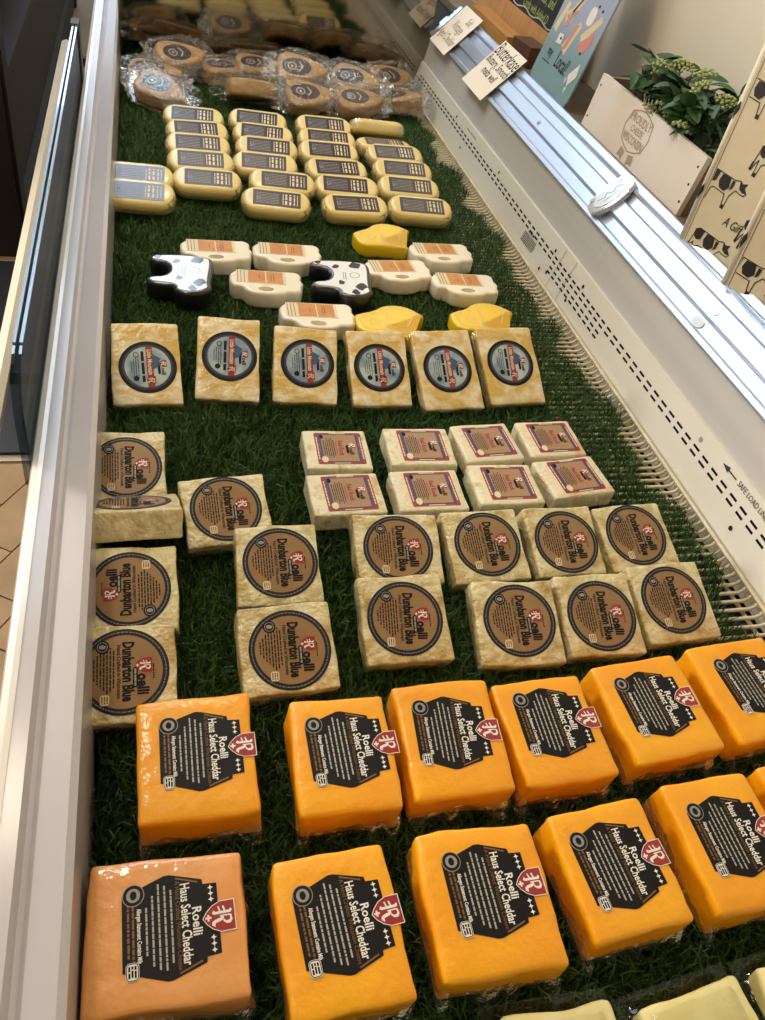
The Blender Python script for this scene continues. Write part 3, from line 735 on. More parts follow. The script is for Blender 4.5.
# ------------------------------------------------------------------ blue cheese blocks
Drow = [  # x, y, yaw, w, d, tilt, label rotation, label text
 (-0.0434, 0.8090, .0, .097, .097, 20, -90, 'tan-labelled blue cheese block half behind the frame, behind the one tipped on edge'),
 (0.0720, 0.7270, 5.3, .100, .090, 20, -92, 'tan-labelled blue cheese block between the tipped-up block and the lone pair'),
 (-0.0366, 0.6096, .5, .098, .097, 20, 90, 'tan-labelled blue cheese block whose round label is upside down'),
 (0.1240, 0.6350, -.2, .094, .096, 20, -90, 'blue cheese block of the lone pair, overlapping the one beside the tipped-up block'),
 (0.1190, 0.5190, 2.4, .098, .094, 20, -93, 'blue cheese block of the lone pair, touching the cheddar row'),
 (-0.0410, 0.5030, -.5, .098, .097, 20, -90, 'tan-labelled blue cheese block against the frame next to the cheddar row'),
 (0.2680, 0.6520, -1.3, .104, .090, 20, -92, 'first blue cheese block of the row pressed against the red-labelled blocks'),
 (0.3780, 0.6490, 1.5, .098, .095, 20, -90, 'second blue cheese block of the row pressed against the red-labelled blocks'),
 (0.4840, 0.6520, .3, .092, .094, 20, -91, 'third blue cheese block of the row pressed against the red-labelled blocks'),
 (0.5860, 0.6540, 4.3, .098, .090, 20, -90, 'last blue cheese block of the row pressed against the red-labelled blocks, by the open turf'),
 (0.2510, 0.5460, -.7, .096, .099, 20, -94, 'first blue cheese block of the four leaning just behind the cheddar row'),
 (0.3790, 0.5300, -2.9, .097, .098, 20, -90, 'second blue cheese block of the four leaning just behind the cheddar row'),
 (0.4810, 0.5330, -1.0, .094, .099, 20, -92, 'third blue cheese block of the four leaning just behind the cheddar row'),
 (0.5840, 0.5440, 2.2, .097, .098, 20, -90, 'last blue cheese block of the four leaning behind the cheddar row, by the cream rack')]
for i, (x, y, yaw, w, d, tl, lr, lb) in enumerate(Drow):
    block_thing('blue_cheese_block', lb, 'cheese', 'blue cheese blocks', x, y, yaw, w, d, .028, tl, blue_rind, 'dun', .0028, .0032, 70+i, lr, (((.002, -.002)), (.0, .002), (.0, .0), (.002, .002))[i % 4], fl=.003, z0=-.008)
# the one tipped up on the block in front of it
a = math.radians(-33)
th = thing('blue_cheese_block', 'blue cheese block tipped up so its brown side faces out, label almost edge-on', 'cheese', (-.032, .690, .030), (a, 0, math.radians(2)), 'blue cheese blocks')
ob('body', with_mat(rblock(.102, .097, .034, .0030, 13, .003, 99), blue_rind), th); put_label('dun', th, .034, -90)

# ------------------------------------------------------------------ red-labelled washed-rind blocks
Krow = [(0.227,0.834,-1.3,0.088,0.076), (0.344,0.838,-1.2,0.093,0.076), (0.445,0.845,4.9,0.087,0.078), (0.546,0.852,2.5,0.087,0.076), (0.224,0.746,1.6,0.093,0.073), (0.334,0.749,0.3,0.093,0.074), (0.444,0.757,-0.3,0.092,0.076), (0.549,0.768,7.3,0.095,0.073)]
for i, (x, y, yaw, w, d) in enumerate(Krow):
    lb = '%s red-framed label block from the lone blue cheese, %s' % (ORD[i % 4], 'in the row facing the open turf' if i < 4 else 'in the row touching the blue cheeses')
    block_thing('red_label_cheese_block', lb, 'cheese', 'red-labelled cheese blocks', x, y, yaw, w, d, .028, 2, red_rind_pink if i in (2, 3, 5, 7) else red_rind, 'red', .003, .0022, 130+i, -90, (.004, .001), fl=False)

# ------------------------------------------------------------------ alpine style blocks with blue-grey oval print
Lrow = [(-0.016,1.022,1.2,0.093,0.126), (0.099,1.034,-4.9,0.090,0.132), (0.211,1.025,-5.8,0.094,0.123), (0.321,1.019,0.5,0.091,0.124), (0.427,1.015,4.7,0.097,0.132), (0.536,1.028,4.4,0.096,0.131)]
for i, (x, y, yaw, w, d) in enumerate(Lrow):
    block_thing('alpine_cheese_block', '%s propped cream block with round black and red label, counted from the white front frame' % ORD[i], 'cheese', 'cream blocks propped in a row',
                x, y, yaw, w, d, .022, 30, alpine, 'alp', .0030, .0028, 160+i, -90+(2, 0, 3, 0, -2, -4)[i], ((.002, -.006), (.002, .004), (.003, .002), (0, .0), (0, .0), (.0, .004))[i], fl=.002, z0=-.009)

# ------------------------------------------------------------------ yellow loaves
loaf_out = smooth_outline(rrect(.136, .066, .030, 6), 0)
loaf_mesh = with_mat(rprism(loaf_out, .033, .012, steps=5), muenster)
loaf_mesh.polygons.foreach_set('use_smooth', [True]*len(loaf_mesh.polygons))
def wrap_ends():
    V = []; F = []; r = random.Random(3); P = rrect(.136, .066, .030, 6); n = len(P); A = offset(P, .004)
    for p, q in zip(P, A):
        e = 1+.05*r.random()*abs(p[0])/.068
        V += [(q[0], q[1], .0315), (p[0]*e, p[1]*(1+.02*r.random()), .017+.006*r.random()), (p[0]*(e+.01), p[1], .008)]
    for k in range(n):
        for q in range(2): F.append((3*k+q, 3*((k+1) % n)+q, 3*((k+1) % n)+q+1, 3*k+q+1))
    return me('wrap', V, F, film_thin, True)
loaf_wrap = wrap_ends()
cols = [('against the white front frame', [(-.025, 1.672, 24), (-.025, 1.592, 24)]),
        ('in the first full column', [(.097, 2.024, 22), (.100, 1.938, 22), (.098, 1.855, 24), (.099, 1.766, 24), (.107, 1.674, 22)]),
        ('in the second full column', [(.245, 2.036, 22), (.248, 1.951, 22), (.247, 1.868, 24), (.234, 1.777, 24), (.259, 1.688, 22), (.236, 1.596, 20)]),
        ('in the third full column', [(.401, 2.038, 22), (.395, 1.952, 22), (.386, 1.875, 24), (.387, 1.777, 22), (.394, 1.688, 22), (.395, 1.597, 20)]),
        ('by the perforated panel', [(.534, 2.040, -34), (.537, 1.968, 0), (.544, 1.893, 20), (.542, 1.800, 22), (.534, 1.707, 22), (.536, 1.608, 20)])]
rl = random.Random(8)
for ci, (cn, items) in enumerate(cols):
    for k, (x, y, tl) in enumerate(items):
        n = len(items)
        lb = 'purple-labelled yellow loaf, %s from the wrapped wedges, %s' % (ORD[k], cn)
        if ci == 4 and k == 0: lb = 'yellow loaf turned so only its smooth side shows, in the column nearest the perforated panel'
        if ci == 4 and k == 1: lb = 'yellow loaf lying flat with its purple label foreshortened, nearest the perforated panel'
        a = math.radians(tl)
        th = thing('cheese_loaf', lb, 'cheese', (x, y, abs(.033*math.sin(a))), (a, 0, math.radians(rl.uniform(-4, 2.5)-(3 if ci in (2,) else 0))), 'yellow loaves in columns')
        ob('body', loaf_mesh, th); ob('wrap', loaf_wrap, th); put_label('loaf', th, .033, 0, (rl.uniform(-.004, .004), 0))

# ------------------------------------------------------------------ beer mug, state and cow shaped cheeses
mug_out = smooth_outline([(-.034, -.062), (.022, -.062), (.024, -.040), (.034, -.036), (.044, -.026), (.047, .0), (.043, .026), (.034, .034), (.036, .046), (.028, .060), (.014, .058), (.004, .064), (-.010, .058), (-.024, .062), (-.036, .052), (-.034, .036)], 2)
mug_mesh = with_mat(rprism(mug_out, .030, .005, ellipse(.0075, .0135, 18, .0315, -.002), .017), white_wax)
mug_lab = MB().prism(rrect(.043, .084, .002, 2, -.0075, -.009), 0, .0005).mesh('label', cream_ink)
ml = MB()
for (a, b) in ((-.031, -.002), (.000, .028)): ml.poly([(-.028, a), (.013, a), (.012, b), (-.027, b)], Z1)
mug_print = ml.mesh('beer_print', orange_ink)
mf = MB()
for k in range(3): mf.quad(-.028, -.049+k*.0055, .013, -.0479+k*.0055, Z1)
mf.dashes(-.018, .004, .012, .0016, 301, Z2).dashes(-.016, .006, .008, .0012, 302, Z2).dashes(-.014, .0, -.012, .0014, 303, Z2)
mug_fine = mf.mesh('fine_print', brown_ink)
mugs = [(.106, 1.390, 0, 'beside the black cow at the frame'), (.232, 1.390, -3, 'second from the frame behind the cow'), (.183, 1.284, -4, 'between the two black cow shapes'), (.255, 1.180, -2, 'partly hidden behind the third cream block'),
        (.534, 1.424, 1, 'behind two others near the perforated panel'), (.430, 1.346, 4, 'just beside the second black cow, panel side'), (.548, 1.305, -2, 'directly behind the last yellow state shape')]
for i, (x, y, yw, lb) in enumerate(mugs):
    th = thing('mug_shaped_cheese', 'white beer mug shaped cheese with orange label, '+lb, 'cheese', (x, y, 0), (0, 0, math.radians(yw)), 'white mug shaped cheeses')
    ob('body', mug_mesh, th, (0, 0, 0), (0, 0, -math.pi/2))
    l_ = ob('label', mug_lab, th, (0, 0, .030), (0, 0, -math.pi/2)); tag(ob('beer_print', mug_print, l_), kind='stuff'); tag(ob('fine_print', mug_fine, l_), kind='stuff')
st = [(-.40, .36), (-.28, .44), (-.16, .52), (-.12, .42), (.02, .37), (.18, .30), (.29, .26), (.30, .12), (.21, -.04), (.24, -.05), (.36, .06), (.46, .28), (.54, .26), (.46, .04), (.39, -.14), (.37, -.46), (-.10, -.50), (-.20, -.38), (-.28, -.20), (-.46, -.04), (-.50, .18)]
st_out = smooth_outline([(a*.104, b*.124) for a, b in st], 1)
state_mesh = with_mat(rprism(st_out, .028, .005), yellow_wax)
sr = MB(); inner = offset(st_out, .010)
sr.line(inner, .0014, Z1, True); sr.line([(-.03, -.004), (.026, -.004)], .0012, Z1); sr.ring(.008, -.028, .008, .0092, Z1, 20)
state_print = sr.mesh('embossed_print', cream_ink)
for i, (x, y, yw, lb) in enumerate(((.432, 1.484, 8, 'touching the yellow loaves'), (.376, 1.168, -2, 'half behind the fourth cream block'), (.548, 1.186, 2, 'half behind the last cream block'))):
    th = thing('state_shaped_cheese', 'bright yellow state outline shaped cheese '+lb, 'cheese', (x, y, 0), (0, 0, math.radians(yw)), 'yellow state shaped cheeses')
    ob('body', state_mesh, th, (0, 0, 0), (0, 0, -math.pi/2)); ob('embossed_print', state_print, th, (0, 0, .028), (0, 0, -math.pi/2))
cw = [(-.052, -.056), (-.030, -.058), (-.026, -.024), (.010, -.022), (.014, -.056), (.036, -.056), (.040, -.010), (.054, -.012), (.064, .010), (.060, .034), (.046, .050), (.030, .046), (-.030, .050), (-.050, .044), (-.056, .0)]
cw_out = smooth_outline(cw, 2)
cow_mesh = with_mat(rprism(cw_out, .034, .006), cow_black)
cow_face = MB().prism(offset(cw_out, .007), 0, .0005).mesh('label', cow_white)
cs = MB()
for c_, r_, s_ in (((-.036, .022), .012, 1), ((.030, .030), .011, 2), ((.020, -.004), .007, 3), ((-.030, -.012), .007, 4), ((.048, .018), .008, 5), ((-.042, -.043), .006, 6)):
    rr = random.Random(s_); cs.poly([(c_[0]+r_*(.7+.5*rr.random())*math.cos(k*.7), c_[1]+r_*(.6+.5*rr.random())*math.sin(k*.7)) for k in range(9)], Z1)
cs.ring(-.004, .020, .008, .0088, Z2, 20); cs.dashes(-.012, .012, .004, .0012, 310, Z2).dashes(-.012, .010, .0, .0010, 311, Z2)
cow_spots = cs.mesh('cow_patches', cow_black)
for x, y, lb in ((.046, 1.284, 'beside the white front frame'), (.318, 1.290, 'between the white mugs in the middle')):
    th = thing('cow_shaped_cheese', 'black and white cow shaped cheese '+lb, 'cheese', (x, y, 0), (math.radians(4), math.radians(-3), math.radians(-6)), 'cow shaped cheeses')
    th.location.z = .006
    ob('body', cow_mesh, th, (0, 0, 0), (0, 0, -math.pi/2)); l_ = ob('label', cow_face, th, (0, 0, .034), (0, 0, -math.pi/2)); ob('cow_patches', cow_spots, l_)

# ------------------------------------------------------------------ film-wrapped wedges at the end panel
wd_out = smooth_outline([(-.060, -.020), (-.052, -.040), (-.020, -.046), (.030, -.034), (.072, -.010), (.072, .008), (.030, .032), (-.020, .046), (-.052, .040), (-.062, .018)], 2)
wedge_mesh = with_mat(rprism(wd_out, .040, .008, steps=4), wedge_rind)
wl = MB().prism(ellipse(.038, .026, 26, -.010, 0), 0, .0005).mesh('label', purple)
wl2 = MB().ring(-.022, 0, .0095, .0115, Z1, 22).disc(-.022, 0, .003, Z1, 12).line([(-.004, -.014), (.006, .0), (-.002, .014)], .0025, Z1).mesh('label_print', cream_ink)
def crumple(seed, sx=.082, sy=.054, sz=.026):
    bm = bmesh.new(); bmesh.ops.create_icosphere(bm, subdivisions=4, radius=1)
    o_ = Vector((seed*3.1, seed, -seed))
    for v in bm.verts:
        c = v.co.copy(); n = noise.noise(c*2.2+o_)*.16+noise.noise(c*5+o_)*.20+noise.noise(c*11+o_)*.10
        p = Vector([math.copysign(abs(q)**.6, q) for q in c])
        e = 1+n+.20*abs(p.x)**6
        v.co = Vector((p.x*sx*e, p.y*sy*(1+n), .024+p.z*sz*(1+n*.5)))
        v.co.z = max(v.co.z, -.002)
    d = bpy.data.meshes.new('wrap'); bm.to_mesh(d); bm.free(); d.materials.append(film_thin)
    return d
Zs = [(.030, 2.180, .0, -38, 20, 8, 'with white-ringed label, behind the loaves by the frame'),
      (.014, 2.318, .0, -10, 8, 0, 'wedged against the front frame corner behind the ring-labelled wedge'),
      (.075, 2.400, .012, 25, 26, 0, 'leaning on the end panel near the front frame'),
      (.195, 2.405, .0, 5, 4, 0, 'low against the end panel, second from the frame'),
      (.285, 2.425, .004, 0, 14, 0, 'with a pale-edged label, leaning at the middle of the end panel'),
      (.245, 2.215, .0, 2, -30, 0, 'turned on its side so only the cut face shows'),
      (.385, 2.345, .022, -6, 34, 0, 'upper of the pair stacked behind the third loaf column'),
      (.390, 2.230, .0, 4, 24, 0, 'lower of the pair stacked behind the third loaf column'),
      (.530, 2.330, .016, -24, 30, 0, 'upper of the pair stacked behind the panel-side loaves'),
      (.520, 2.235, .0, 10, 20, 0, 'lower of the pair stacked behind the panel-side loaves'),
      (.638, 2.405, .010, 32, 26, 0, 'leaning in the corner of end panel and perforated panel'),
      (.645, 2.285, .004, -28, 6, -12, 'in loose shiny film beside the perforated panel')]
for i, (x, y, z, yw, tl, ty, lb) in enumerate(Zs):
    a = math.radians(tl)
    th = thing('wrapped_cheese_wedge', 'film-wrapped tan cheese wedge '+lb, 'cheese', (x, y, z+abs(.04*math.sin(a))+.002), (a, math.radians(ty), math.radians(yw)), 'film-wrapped wedges')
    ob('body', wedge_mesh, th); l_ = ob('label', wl, th, (0, 0, .040)); ob('label_print', wl2, l_)
    ob('wrap', crumple(i+1), th)

# ------------------------------------------------------------------ pale cheeses in clear bags
for i, (x, y, yw, lb) in enumerate(((.280, .104, -2, 'beside the second cheddar block'), (.402, .098, 6, 'between two others, red-edged label'), (.516, .106, 4, 'nearest the perforated panel'))):
    th = thing('bagged_cheese', 'pale yellow cheese in a flat clear bag '+lb, 'cheese', (x, y, 0), (math.radians(3), 0, math.radians(yw)), 'pale cheeses in clear bags')
    ob('body', with_mat(rblock(.096, .092, .022, .005, 13, .006, 210+i), pale_cheese), th, (.002, .001, .002))
    V = []; F = []; nx, ny = 14, 14; rr = random.Random(i)
    for a in range(nx+1):
        for b in range(ny+1):
            u, v = a/nx-.5, b/ny-.5
            inn = max(0, 1-max(abs(u)/.42, abs((v+.02))/.40)**6)
            V.append((u*.112, v*.122, .003+.0225*min(1, inn*3)+.0004*rr.random()))
    for a in range(nx):
        for b in range(ny): F.append((a*(ny+1)+b, (a+1)*(ny+1)+b, (a+1)*(ny+1)+b+1, a*(ny+1)+b+1))
    ob('bag', me('bag', V, F, bag_film, True), th)
    l_ = MB().prism(rrect(.040, .050, .001, 2), 0, .0004).build('label', white, th, (.012, -.020, .0285), (0, 0, -math.pi/2))
    MB().line(rrect(.036, .046, .001, 2), .0018, Z1, True).build('label_border', red, l_)

# ------------------------------------------------------------------ things on the rail and ledge
# price cards lying on the slope of the rail
def card(yc, w, h, label, lines, m, rot=0):
    # u along -Y, v up slope
    p = onrail(.5, yc, .0132); th = thing('price_card', label, 'card', p, (0, 0, 0), 'price cards on the rail')
    M = Matrix(((0, rd.x, rn.x), (-1, 0, 0), (0, rd.y, rn.y)))
    th.rotation_euler = (M @ Matrix.Rotation(rot, 3, 'Z')).to_euler()
    MB().box(-w/2, w/2, -h/2, h/2, 0, .0008).build('card_sheet', card_m, th)
    t_ = MB()
    for s_, sz, u, v, sx in lines: t_.text(s_, sz*1.25, u, v, 'CENTER', sx, .00025, -.03, .15, .0011)
    t_.build('handwriting', m, th)
card(2.372, .150, .126, 'cream price card with faint handwriting, clipped on the rail by the end panel', [('Salt', .024, .030, .036, .8), ('Vintage', .028, .002, .008, .8), ('Aged Cheddar', .026, -.004, -.028, .7)], pen_faint)
card(2.037, .158, .132, 'cream price card with bold black handwriting, next to the blue sign', [('Butterkase', .040, .0, .042, .70), ('Buttery, Smooth', .024, .002, .012, .75), ('melts well', .024, .004, -.014, .75)], pen_ink)

# blue sign
ang = math.radians(14)
th = thing('counter_sign', 'blue rounded sign printed with picnic food, leaning on the cream wall behind the rail', 'sign', (.846, 1.830, .2145))
th.rotation_euler = Matrix(((0, math.sin(ang), -math.cos(ang)), (-1, 0, 0), (0, math.cos(ang), math.sin(ang)))).to_euler()
W = .222; Hs = .36
o = []
for k in range(0, 91, 15): a = math.radians(180+k); o.append((-W/2+.022+.022*math.cos(a), .022+.022*math.sin(a)))
for k in range(0, 91, 15): a = math.radians(270+k); o.append((W/2-.022+.022*math.cos(a), .022+.022*math.sin(a)))
for k in range(0, 181, 12): a = math.radians(k); o.append((W/2*math.cos(a), Hs-W/2+W/2*math.sin(a)))
MB().prism(o, -.004, 0).build('board', sign_m, th)
MB().text('my', .030, -.062, .072, 'CENTER', .7, .0003, -.05, z=.0005).text('Local!', .046, .012, .066, 'CENTER', .62, .0004, -.05, .1, .0005).quad(-.085, .050, -.045, .052, .0005).build('lettering', print_black, th)
sd = MB(); rs_ = MB(); wh = MB(); bk_ = MB()
for (u, v, L_, w_, r_) in ((-.085, .140, .060, .022, 1.35), (-.034, .172, .075, .026, 1.05), (.0, .118, .066, .030, 1.15), (.064, .150, .070, .024, .85), (-.052, .150, .036, .030, .6)):
    c, s_ = math.cos(r_), math.sin(r_)
    sd.poly([(u+a*c-b*s_, v+a*s_+b*c) for a, b in ((-L_/2, -w_/2), (L_/2, -w_/2*.6), (L_/2, w_/2*.6), (-L_/2, w_/2))], .0004)
for P in ([(.040, .118), (.086, .150), (.092, .128), (.074, .106), (.054, .104)], [(-.022, .088), (-.006, .092), (.010, .146), (-.006, .140)], [(-.062, .132), (-.045, .150), (-.040, .134), (-.050, .124)], [(-.048, .146), (-.030, .166), (-.026, .160), (-.044, .140)]): rs_.poly(P, .0006)
for P in (rrect(.030, .036, .012, 4, .040, .170), [(-.060, .092), (-.034, .094), (-.038, .114), (-.060, .112)], [(.062, .060), (.090, .090), (.098, .066), (.076, .040)], [(.056, .050), (.064, .056), (.060, .040)], [(.070, .036), (.080, .040), (.076, .026)]): wh.poly(P, .0007)
for u, v in ((-.030, .200), (.052, .192), (.074, .188), (.066, .104), (-.044, .104)): bk_.disc(u, v, .0045, .0008, 8, .003)
bk_.line([(-.046, .158), (-.018, .200)], .006, .0008)
for mb, n_, m_ in ((sd, 'bread_print', sand_ink), (rs_, 'ham_print', rose_ink), (wh, 'paper_print', white), (bk_, 'dot_print', print_black)):
    for f in mb.f: MB().add([mb.v[k] for k in f], [tuple(range(len(f)))]).build(n_, m_, th)

# planter crate with stamped emblem
th = thing('planter_crate', 'whitewashed wooden crate with a stamped emblem, holding greenery on the ledge', 'crate', (.862, 1.436, .2145))
Lc, Hc, Dc, T = .430, .100, .112, .010
al = math.radians(9)
fb = MB().box(-Lc/2, Lc/2, 0, Hc, -T, 0)         # u along -Y, v up, w out
Mf = Matrix(((0, math.sin(al), -math.cos(al)), (-1, 0, 0), (0, math.cos(al), math.sin(al))))
fo = fb.build('front_board', white_wood, th); fo.rotation_euler = Mf.to_euler()
em = MB().line([(-.034, -.010), (-.040, .012), (-.034, .036), (-.016, .043), (0, .046), (.016, .043), (.034, .036), (.040, .012), (.034, -.010), (.016, -.018), (0, -.022), (-.016, -.018)], .0022, .0006, True)
em.text('PROUDLY', .020, 0, .0285, 'CENTER', .74, .0002, z=.0006).text('CHEESE', .015, 0, .0125, 'CENTER', .8, .0002, z=.0006).text('WISCONSIN', .020, 0, -.004, 'CENTER', .60, .0002, z=.0006)
em.quad(-.012, .048, .012, .0505, .0006).poly([(-.022, -.021), (-.006, -.025), (-.010, -.042), (-.016, -.036), (-.026, -.038)], .0006).poly([(.022, -.021), (.006, -.025), (.010, -.042), (.016, -.036), (.026, -.038)], .0006)
em = MB().add([(p[0]*1.22-.010, p[1]*1.06+.045, p[2]) for p in em.v], em.f); eo = em.build('stamped_emblem', stamp_ink, fo)
for u, v in ((.205, .02), (.205, .05), (.205, .08), (-.205, .02), (-.205, .08)): MB().prism(ellipse(.0022, .0022, 10, u, v), 0, .0008).build('nail', soft_black, fo)
for s_ in (-1, 1):
    yy = s_*(Lc/2-T/2)
    MB().add([(T*.9, yy-T/2, 0), (Dc, yy-T/2, 0), (Dc, yy+T/2, 0), (T*.9, yy+T/2, 0), (T+math.tan(al)*.094, yy-T/2, .094), (Dc, yy-T/2, .094), (Dc, yy+T/2, .094), (T+math.tan(al)*.094, yy+T/2, .094)],
             [(0,3,2,1),(4,5,6,7),(0,1,5,4),(1,2,6,5),(2,3,7,6),(3,0,4,7)]).build('end_board', shaded_wood, th)
MB().box(Dc, Dc+T, -Lc/2, Lc/2, 0, Hc+.004).build('back_board', white_wood, th)
MB().box(T+.002, Dc, -Lc/2+T, Lc/2-T, .0005, .008).build('bottom_board', shaded_wood, th)

# greenery
pt = thing('artificial_plant', 'bushy green plant with clusters of pale berries growing out of the crate', 'plant', (.925, 1.40, .224))
rp = random.Random(12)
def leaf_mesh(L_, w_, m, curl):
    V = []; F = []; n = 6
    for k in range(n+1):
        t_ = k/n; ww = w_*math.sin(math.pi*min(1, t_*.93+.04))**.8; x = L_*t_; z = curl*L_*t_*t_
        V += [(x, -ww/2, z+ww*.18), (x, 0, z), (x, ww/2, z+ww*.18)]
    for k in range(n):
        for q in range(2): F.append((3*k+q, 3*k+3+q, 3*k+4+q, 3*k+1+q))
    return me('leaf', V, F, m, True)
leaves = [leaf_mesh(.040, .019, leaf_m, -.35), leaf_mesh(.034, .016, leaf_m2, -.2), leaf_mesh(.046, .021, leaf_m, .1), leaf_mesh(.030, .012, leaf_m2, -.5)]
tips = []
for k in range(46):
    y = rp.uniform(-.155, .145); x = rp.uniform(-.012, .030); hh = rp.uniform(.07, .135)*(1-abs(y+.02)*1.6)
    tip = Vector((x*1.5+rp.uniform(-.035, .012), y*1.2+rp.uniform(-.03, .03), max(.095, .05+hh))); base = Vector((x, y, 0))
    mid = base.lerp(tip, .55)+Vector((0, 0, .012))
    MB().tube([base, mid, tip], [.0022, .0018, .0012], 5).build('stem', stem_m, pt)
    tips.append((base, mid, tip))
    for q in range(6):
        f = .45+.55*q/5; p = (mid.lerp(tip, (f-.55)/.45) if f > .55 else base.lerp(mid, f/.55))
        if p.z < .09: p.z = .09+rp.uniform(0, .03)
        a = rp.uniform(0, 2*math.pi); el_ = rp.uniform(-.2, .7)
        ob('leaf', leaves[rp.randrange(4)], pt, p, (rp.uniform(-.5, .5), -el_, a), (rp.uniform(.95, 1.35),)*3)
def berries(n, seed):
    r = random.Random(seed); bm = bmesh.new()
    for k in range(n):
        a = 2.399*k; rad = .021*math.sqrt(k/n); c = Vector((rad*math.cos(a), rad*math.sin(a), .016-rad*rad*20+r.uniform(-.002, .002)))
        bmesh.ops.create_icosphere(bm, subdivisions=1, radius=.0030*r.uniform(.8, 1.2), matrix=Matrix.Translation(c))
    d = bpy.data.meshes.new('berry_cluster'); bm.to_mesh(d); bm.free(); d.materials.append(berry_m)
    d.polygons.foreach_set('use_smooth', [True]*len(d.polygons)); return d
bc = [berries(26, 1), berries(30, 2)]
for k, (x, y, z) in enumerate(((-.040, .02, .100), (-.046, -.075, .098), (-.030, .085, .150), (-.010, .045, .165), (-.018, .105, .128), (-.020, -.055, .158), (.0, -.02, .170), (.0, .125, .115), (-.044, .045, .088), (.01, -.09, .15))):
    ob('berry_cluster', bc[k % 2], pt, (x, y, z-.008), (rp.uniform(-.3, .3), rp.uniform(-.9, -.2), rp.uniform(0, 6)))
fern = MB().tube([(0, -.16, .06), (.0, -.185, .12), (.0, -.215, .17)], [.0016, .0012, .0008], 5)
fern.build('fern_stem', stem_m, pt)
for k in range(9):
    f = k/8; p = (0, -.17-.045*f, .085+.085*f)
    for s_ in (-1, 1): ob('leaf', leaves[3], pt, p, (0, -.6, (0 if s_ > 0 else math.pi)+.4*s_), (.42, .42, .42))
tag(MB().prism(rrect(.05, .05, .01, 3), 0, .075).build('foil_packet', maroon, None, (.915, 1.165, .2145)), 'dark maroon packet behind the cow-print box beside the crate', 'packet')

# cow-print gift boxes
def cow_art():
    o = [(-.046, .010), (-.050, -.010), (-.054, -.026), (-.050, -.028), (-.044, -.012), (-.040, -.006), (-.040, -.034), (-.034, -.034), (-.031, -.012), (-.024, -.008), (.008, -.010), (.012, -.034), (.018, -.034), (.020, -.008), (.030, .006), (.040, .004), (.052, .004), (.056, .010), (.046, .018), (.050, .026), (.040, .022), (.032, .026), (.020, .022), (-.036, .024), (-.046, .018)]
    ln = MB().line(o, .0020, 0, True)
    for P in ([(-.046, .018), (-.036, .024), (-.022, .023), (-.026, .004), (-.036, .0), (-.044, .004)], [(-.014, .022), (.008, .022), (.012, .004), (.002, -.006), (-.012, -.004), (-.018, .008)], [(.032, .026), (.040, .022), (.050, .026), (.046, .018), (.056, .010), (.046, .008), (.036, .012)], [(.014, .020), (.022, .020), (.020, .006), (.014, .0)], [(-.052, -.012), (-.048, -.012), (-.050, -.028), (-.055, -.027)], [(-.041, -.028), (-.033, -.028), (-.033, -.036), (-.042, -.036)], [(.011, -.028), (.019, -.028), (.020, -.036), (.010, -.036)]): ln.poly(P, .0002)
    return ln
cowm = cow_art()
def gift_box(corner, dirv, w, h, dep, cows, label, text=None, lean=0.0):
    d = Vector((*dirv, 0)).normalized(); up = Vector((0, 0, 1)); back = up.cross(d) * 1.0
    if back.x < 0: back = -back
    n = -back                                  # outward normal of the printed face
    up = (up*math.cos(lean)+back*math.sin(lean)).normalized(); n = d.cross(up)
    th = thing('gift_box', label, 'box', corner)
    th.rotation_euler = Matrix(((d.x, up.x, n.x), (d.y, up.y, n.y), (d.z, up.z, n.z))).to_euler()
    MB().prism([(.006, 0), (w, 0), (w, h), (.006, h)], -dep, 0).build('carton', kraft, th)
    ed = MB().tube([(.004, 0, -.004), (.004, h, -.004)], .0062, 10).build('folded_edge', kraft_edge, th, smooth=True)
    MB().quad(.0115, .002, .0125, h-.002, .0004).build('crease', print_black, th)
    for (u, v, s_, c0) in cows:
        s_ *= .8; P = [(max(c0, min(w-.002, u+a*s_)), max(.001, v+b*s_), .0005+z) for a, b, z in cowm.v]
        MB().add(P, cowm.f).build('cow_print', print_black, th)
    for k in range(2):
        MB().add([(.004+.0066*math.sin(a), (.06+.12*k)*(h/.3)+dv, -.004+.0066*math.cos(a)) for a, dv in ((-.9, 0), (0, .006), (.6, .020), (.2, .030), (-.6, .022))], [(0, 1, 2, 3, 4)]).build('edge_print', print_black, th)
    if text: MB().text(text, .020, .066, .058, 'LEFT', .75, .0001, .02, .35, .0007).build('lettering', print_black, th)
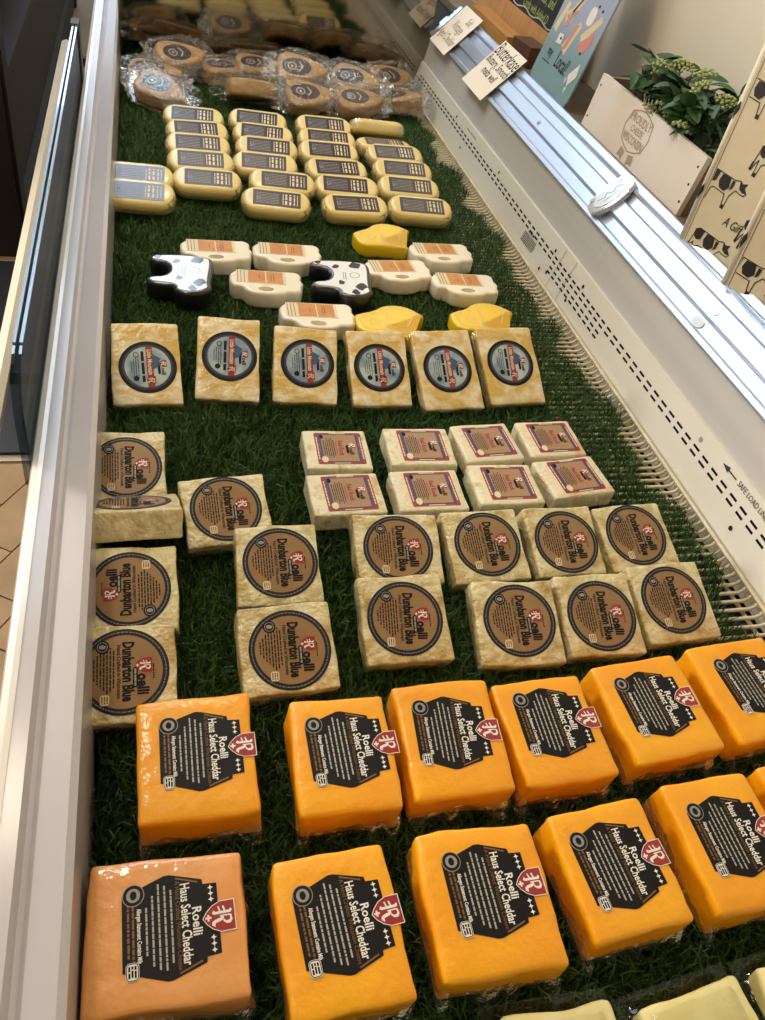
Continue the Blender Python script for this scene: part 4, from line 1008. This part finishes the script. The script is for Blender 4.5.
gift_box((.822, 1.132, .2165), (.24, -.97), .165, .30, .070, [(.040, .098, .95, .014), (.108, .158, .95, .0), (.060, .012, 0.95, .014), (.140, .062, .95, 0), (.030, .225, .95, .014)], 'tall kraft cow-print gift box standing against the crate', 'A Gift of', .03)
gift_box((.815, .982, .2165), (.42, -.91), .20, .26, .026, [(.032, .030, .95, .014), (.085, .095, .95, 0), (.110, -.0 + .035, .95, 0), (.030, .165, .95, .014)], 'kraft cow-print gift box set on the clear blue sheet', None, .0)
tag(MB().prism(smooth_outline([(.822, .70), (.975, .70), (.975, 1.0), (.850, 1.005), (.815, .985)], 1), .2145, .2162).build('acrylic_tray', acrylic), 'thin clear blue plastic sheet under a cow-print gift box', 'tray')

# chalkboard in a pine frame and a small wooden block
ang = math.radians(10)
th = thing('chalkboard', 'chalkboard with green chalk writing in a pine frame, leaning on the wall', 'chalkboard', (.925, 2.36, .2145))
th.rotation_euler = Matrix(((0, math.sin(ang), -math.cos(ang)), (-1, 0, 0), (0, math.cos(ang), math.sin(ang)))).to_euler()
for n_, a in (('frame_bar', (-.40, .40, 0, .062)), ('frame_bar', (-.40, .40, .30, .35)), ('frame_bar', (-.40, -.35, .062, .30)), ('frame_bar', (.35, .40, .062, .30))): MB().box(*a, -.018, .004).build(n_, pine, th)
MB().box(-.35, .35, .062, .30, -.012, -.004).build('slate', chalk_black, th)
MB().text('Mild Cheddar, and', .034, .14, .118, 'CENTER', .75, .0004, -.03, .15, -.0035).text('Curds with Added D', .028, .14, .082, 'CENTER', .75, .0004, -.03, .15, -.0035).build('chalk_writing', chalk_green, th)
MB().line([(-.3+.02*k, .070+.004*math.sin(k*1.1)) for k in range(32)], .003, -.0035).build('chalk_line', chalk_white, th)
tag(MB().prism(rrect(.05, .10, .004, 2), 0, .045).build('wood_block', walnut, None, (.885, 2.06, .2145), (0, 0, .1)), 'small dark wooden block in front of the chalkboard frame', 'wood block')
tag(MB().prism(rrect(.045, .30, .004, 2), 0, .030).build('wooden_offcut', pine, None, (.880, 2.30, .2145)), 'pale wooden slat lying along the foot of the chalkboard', 'offcut')
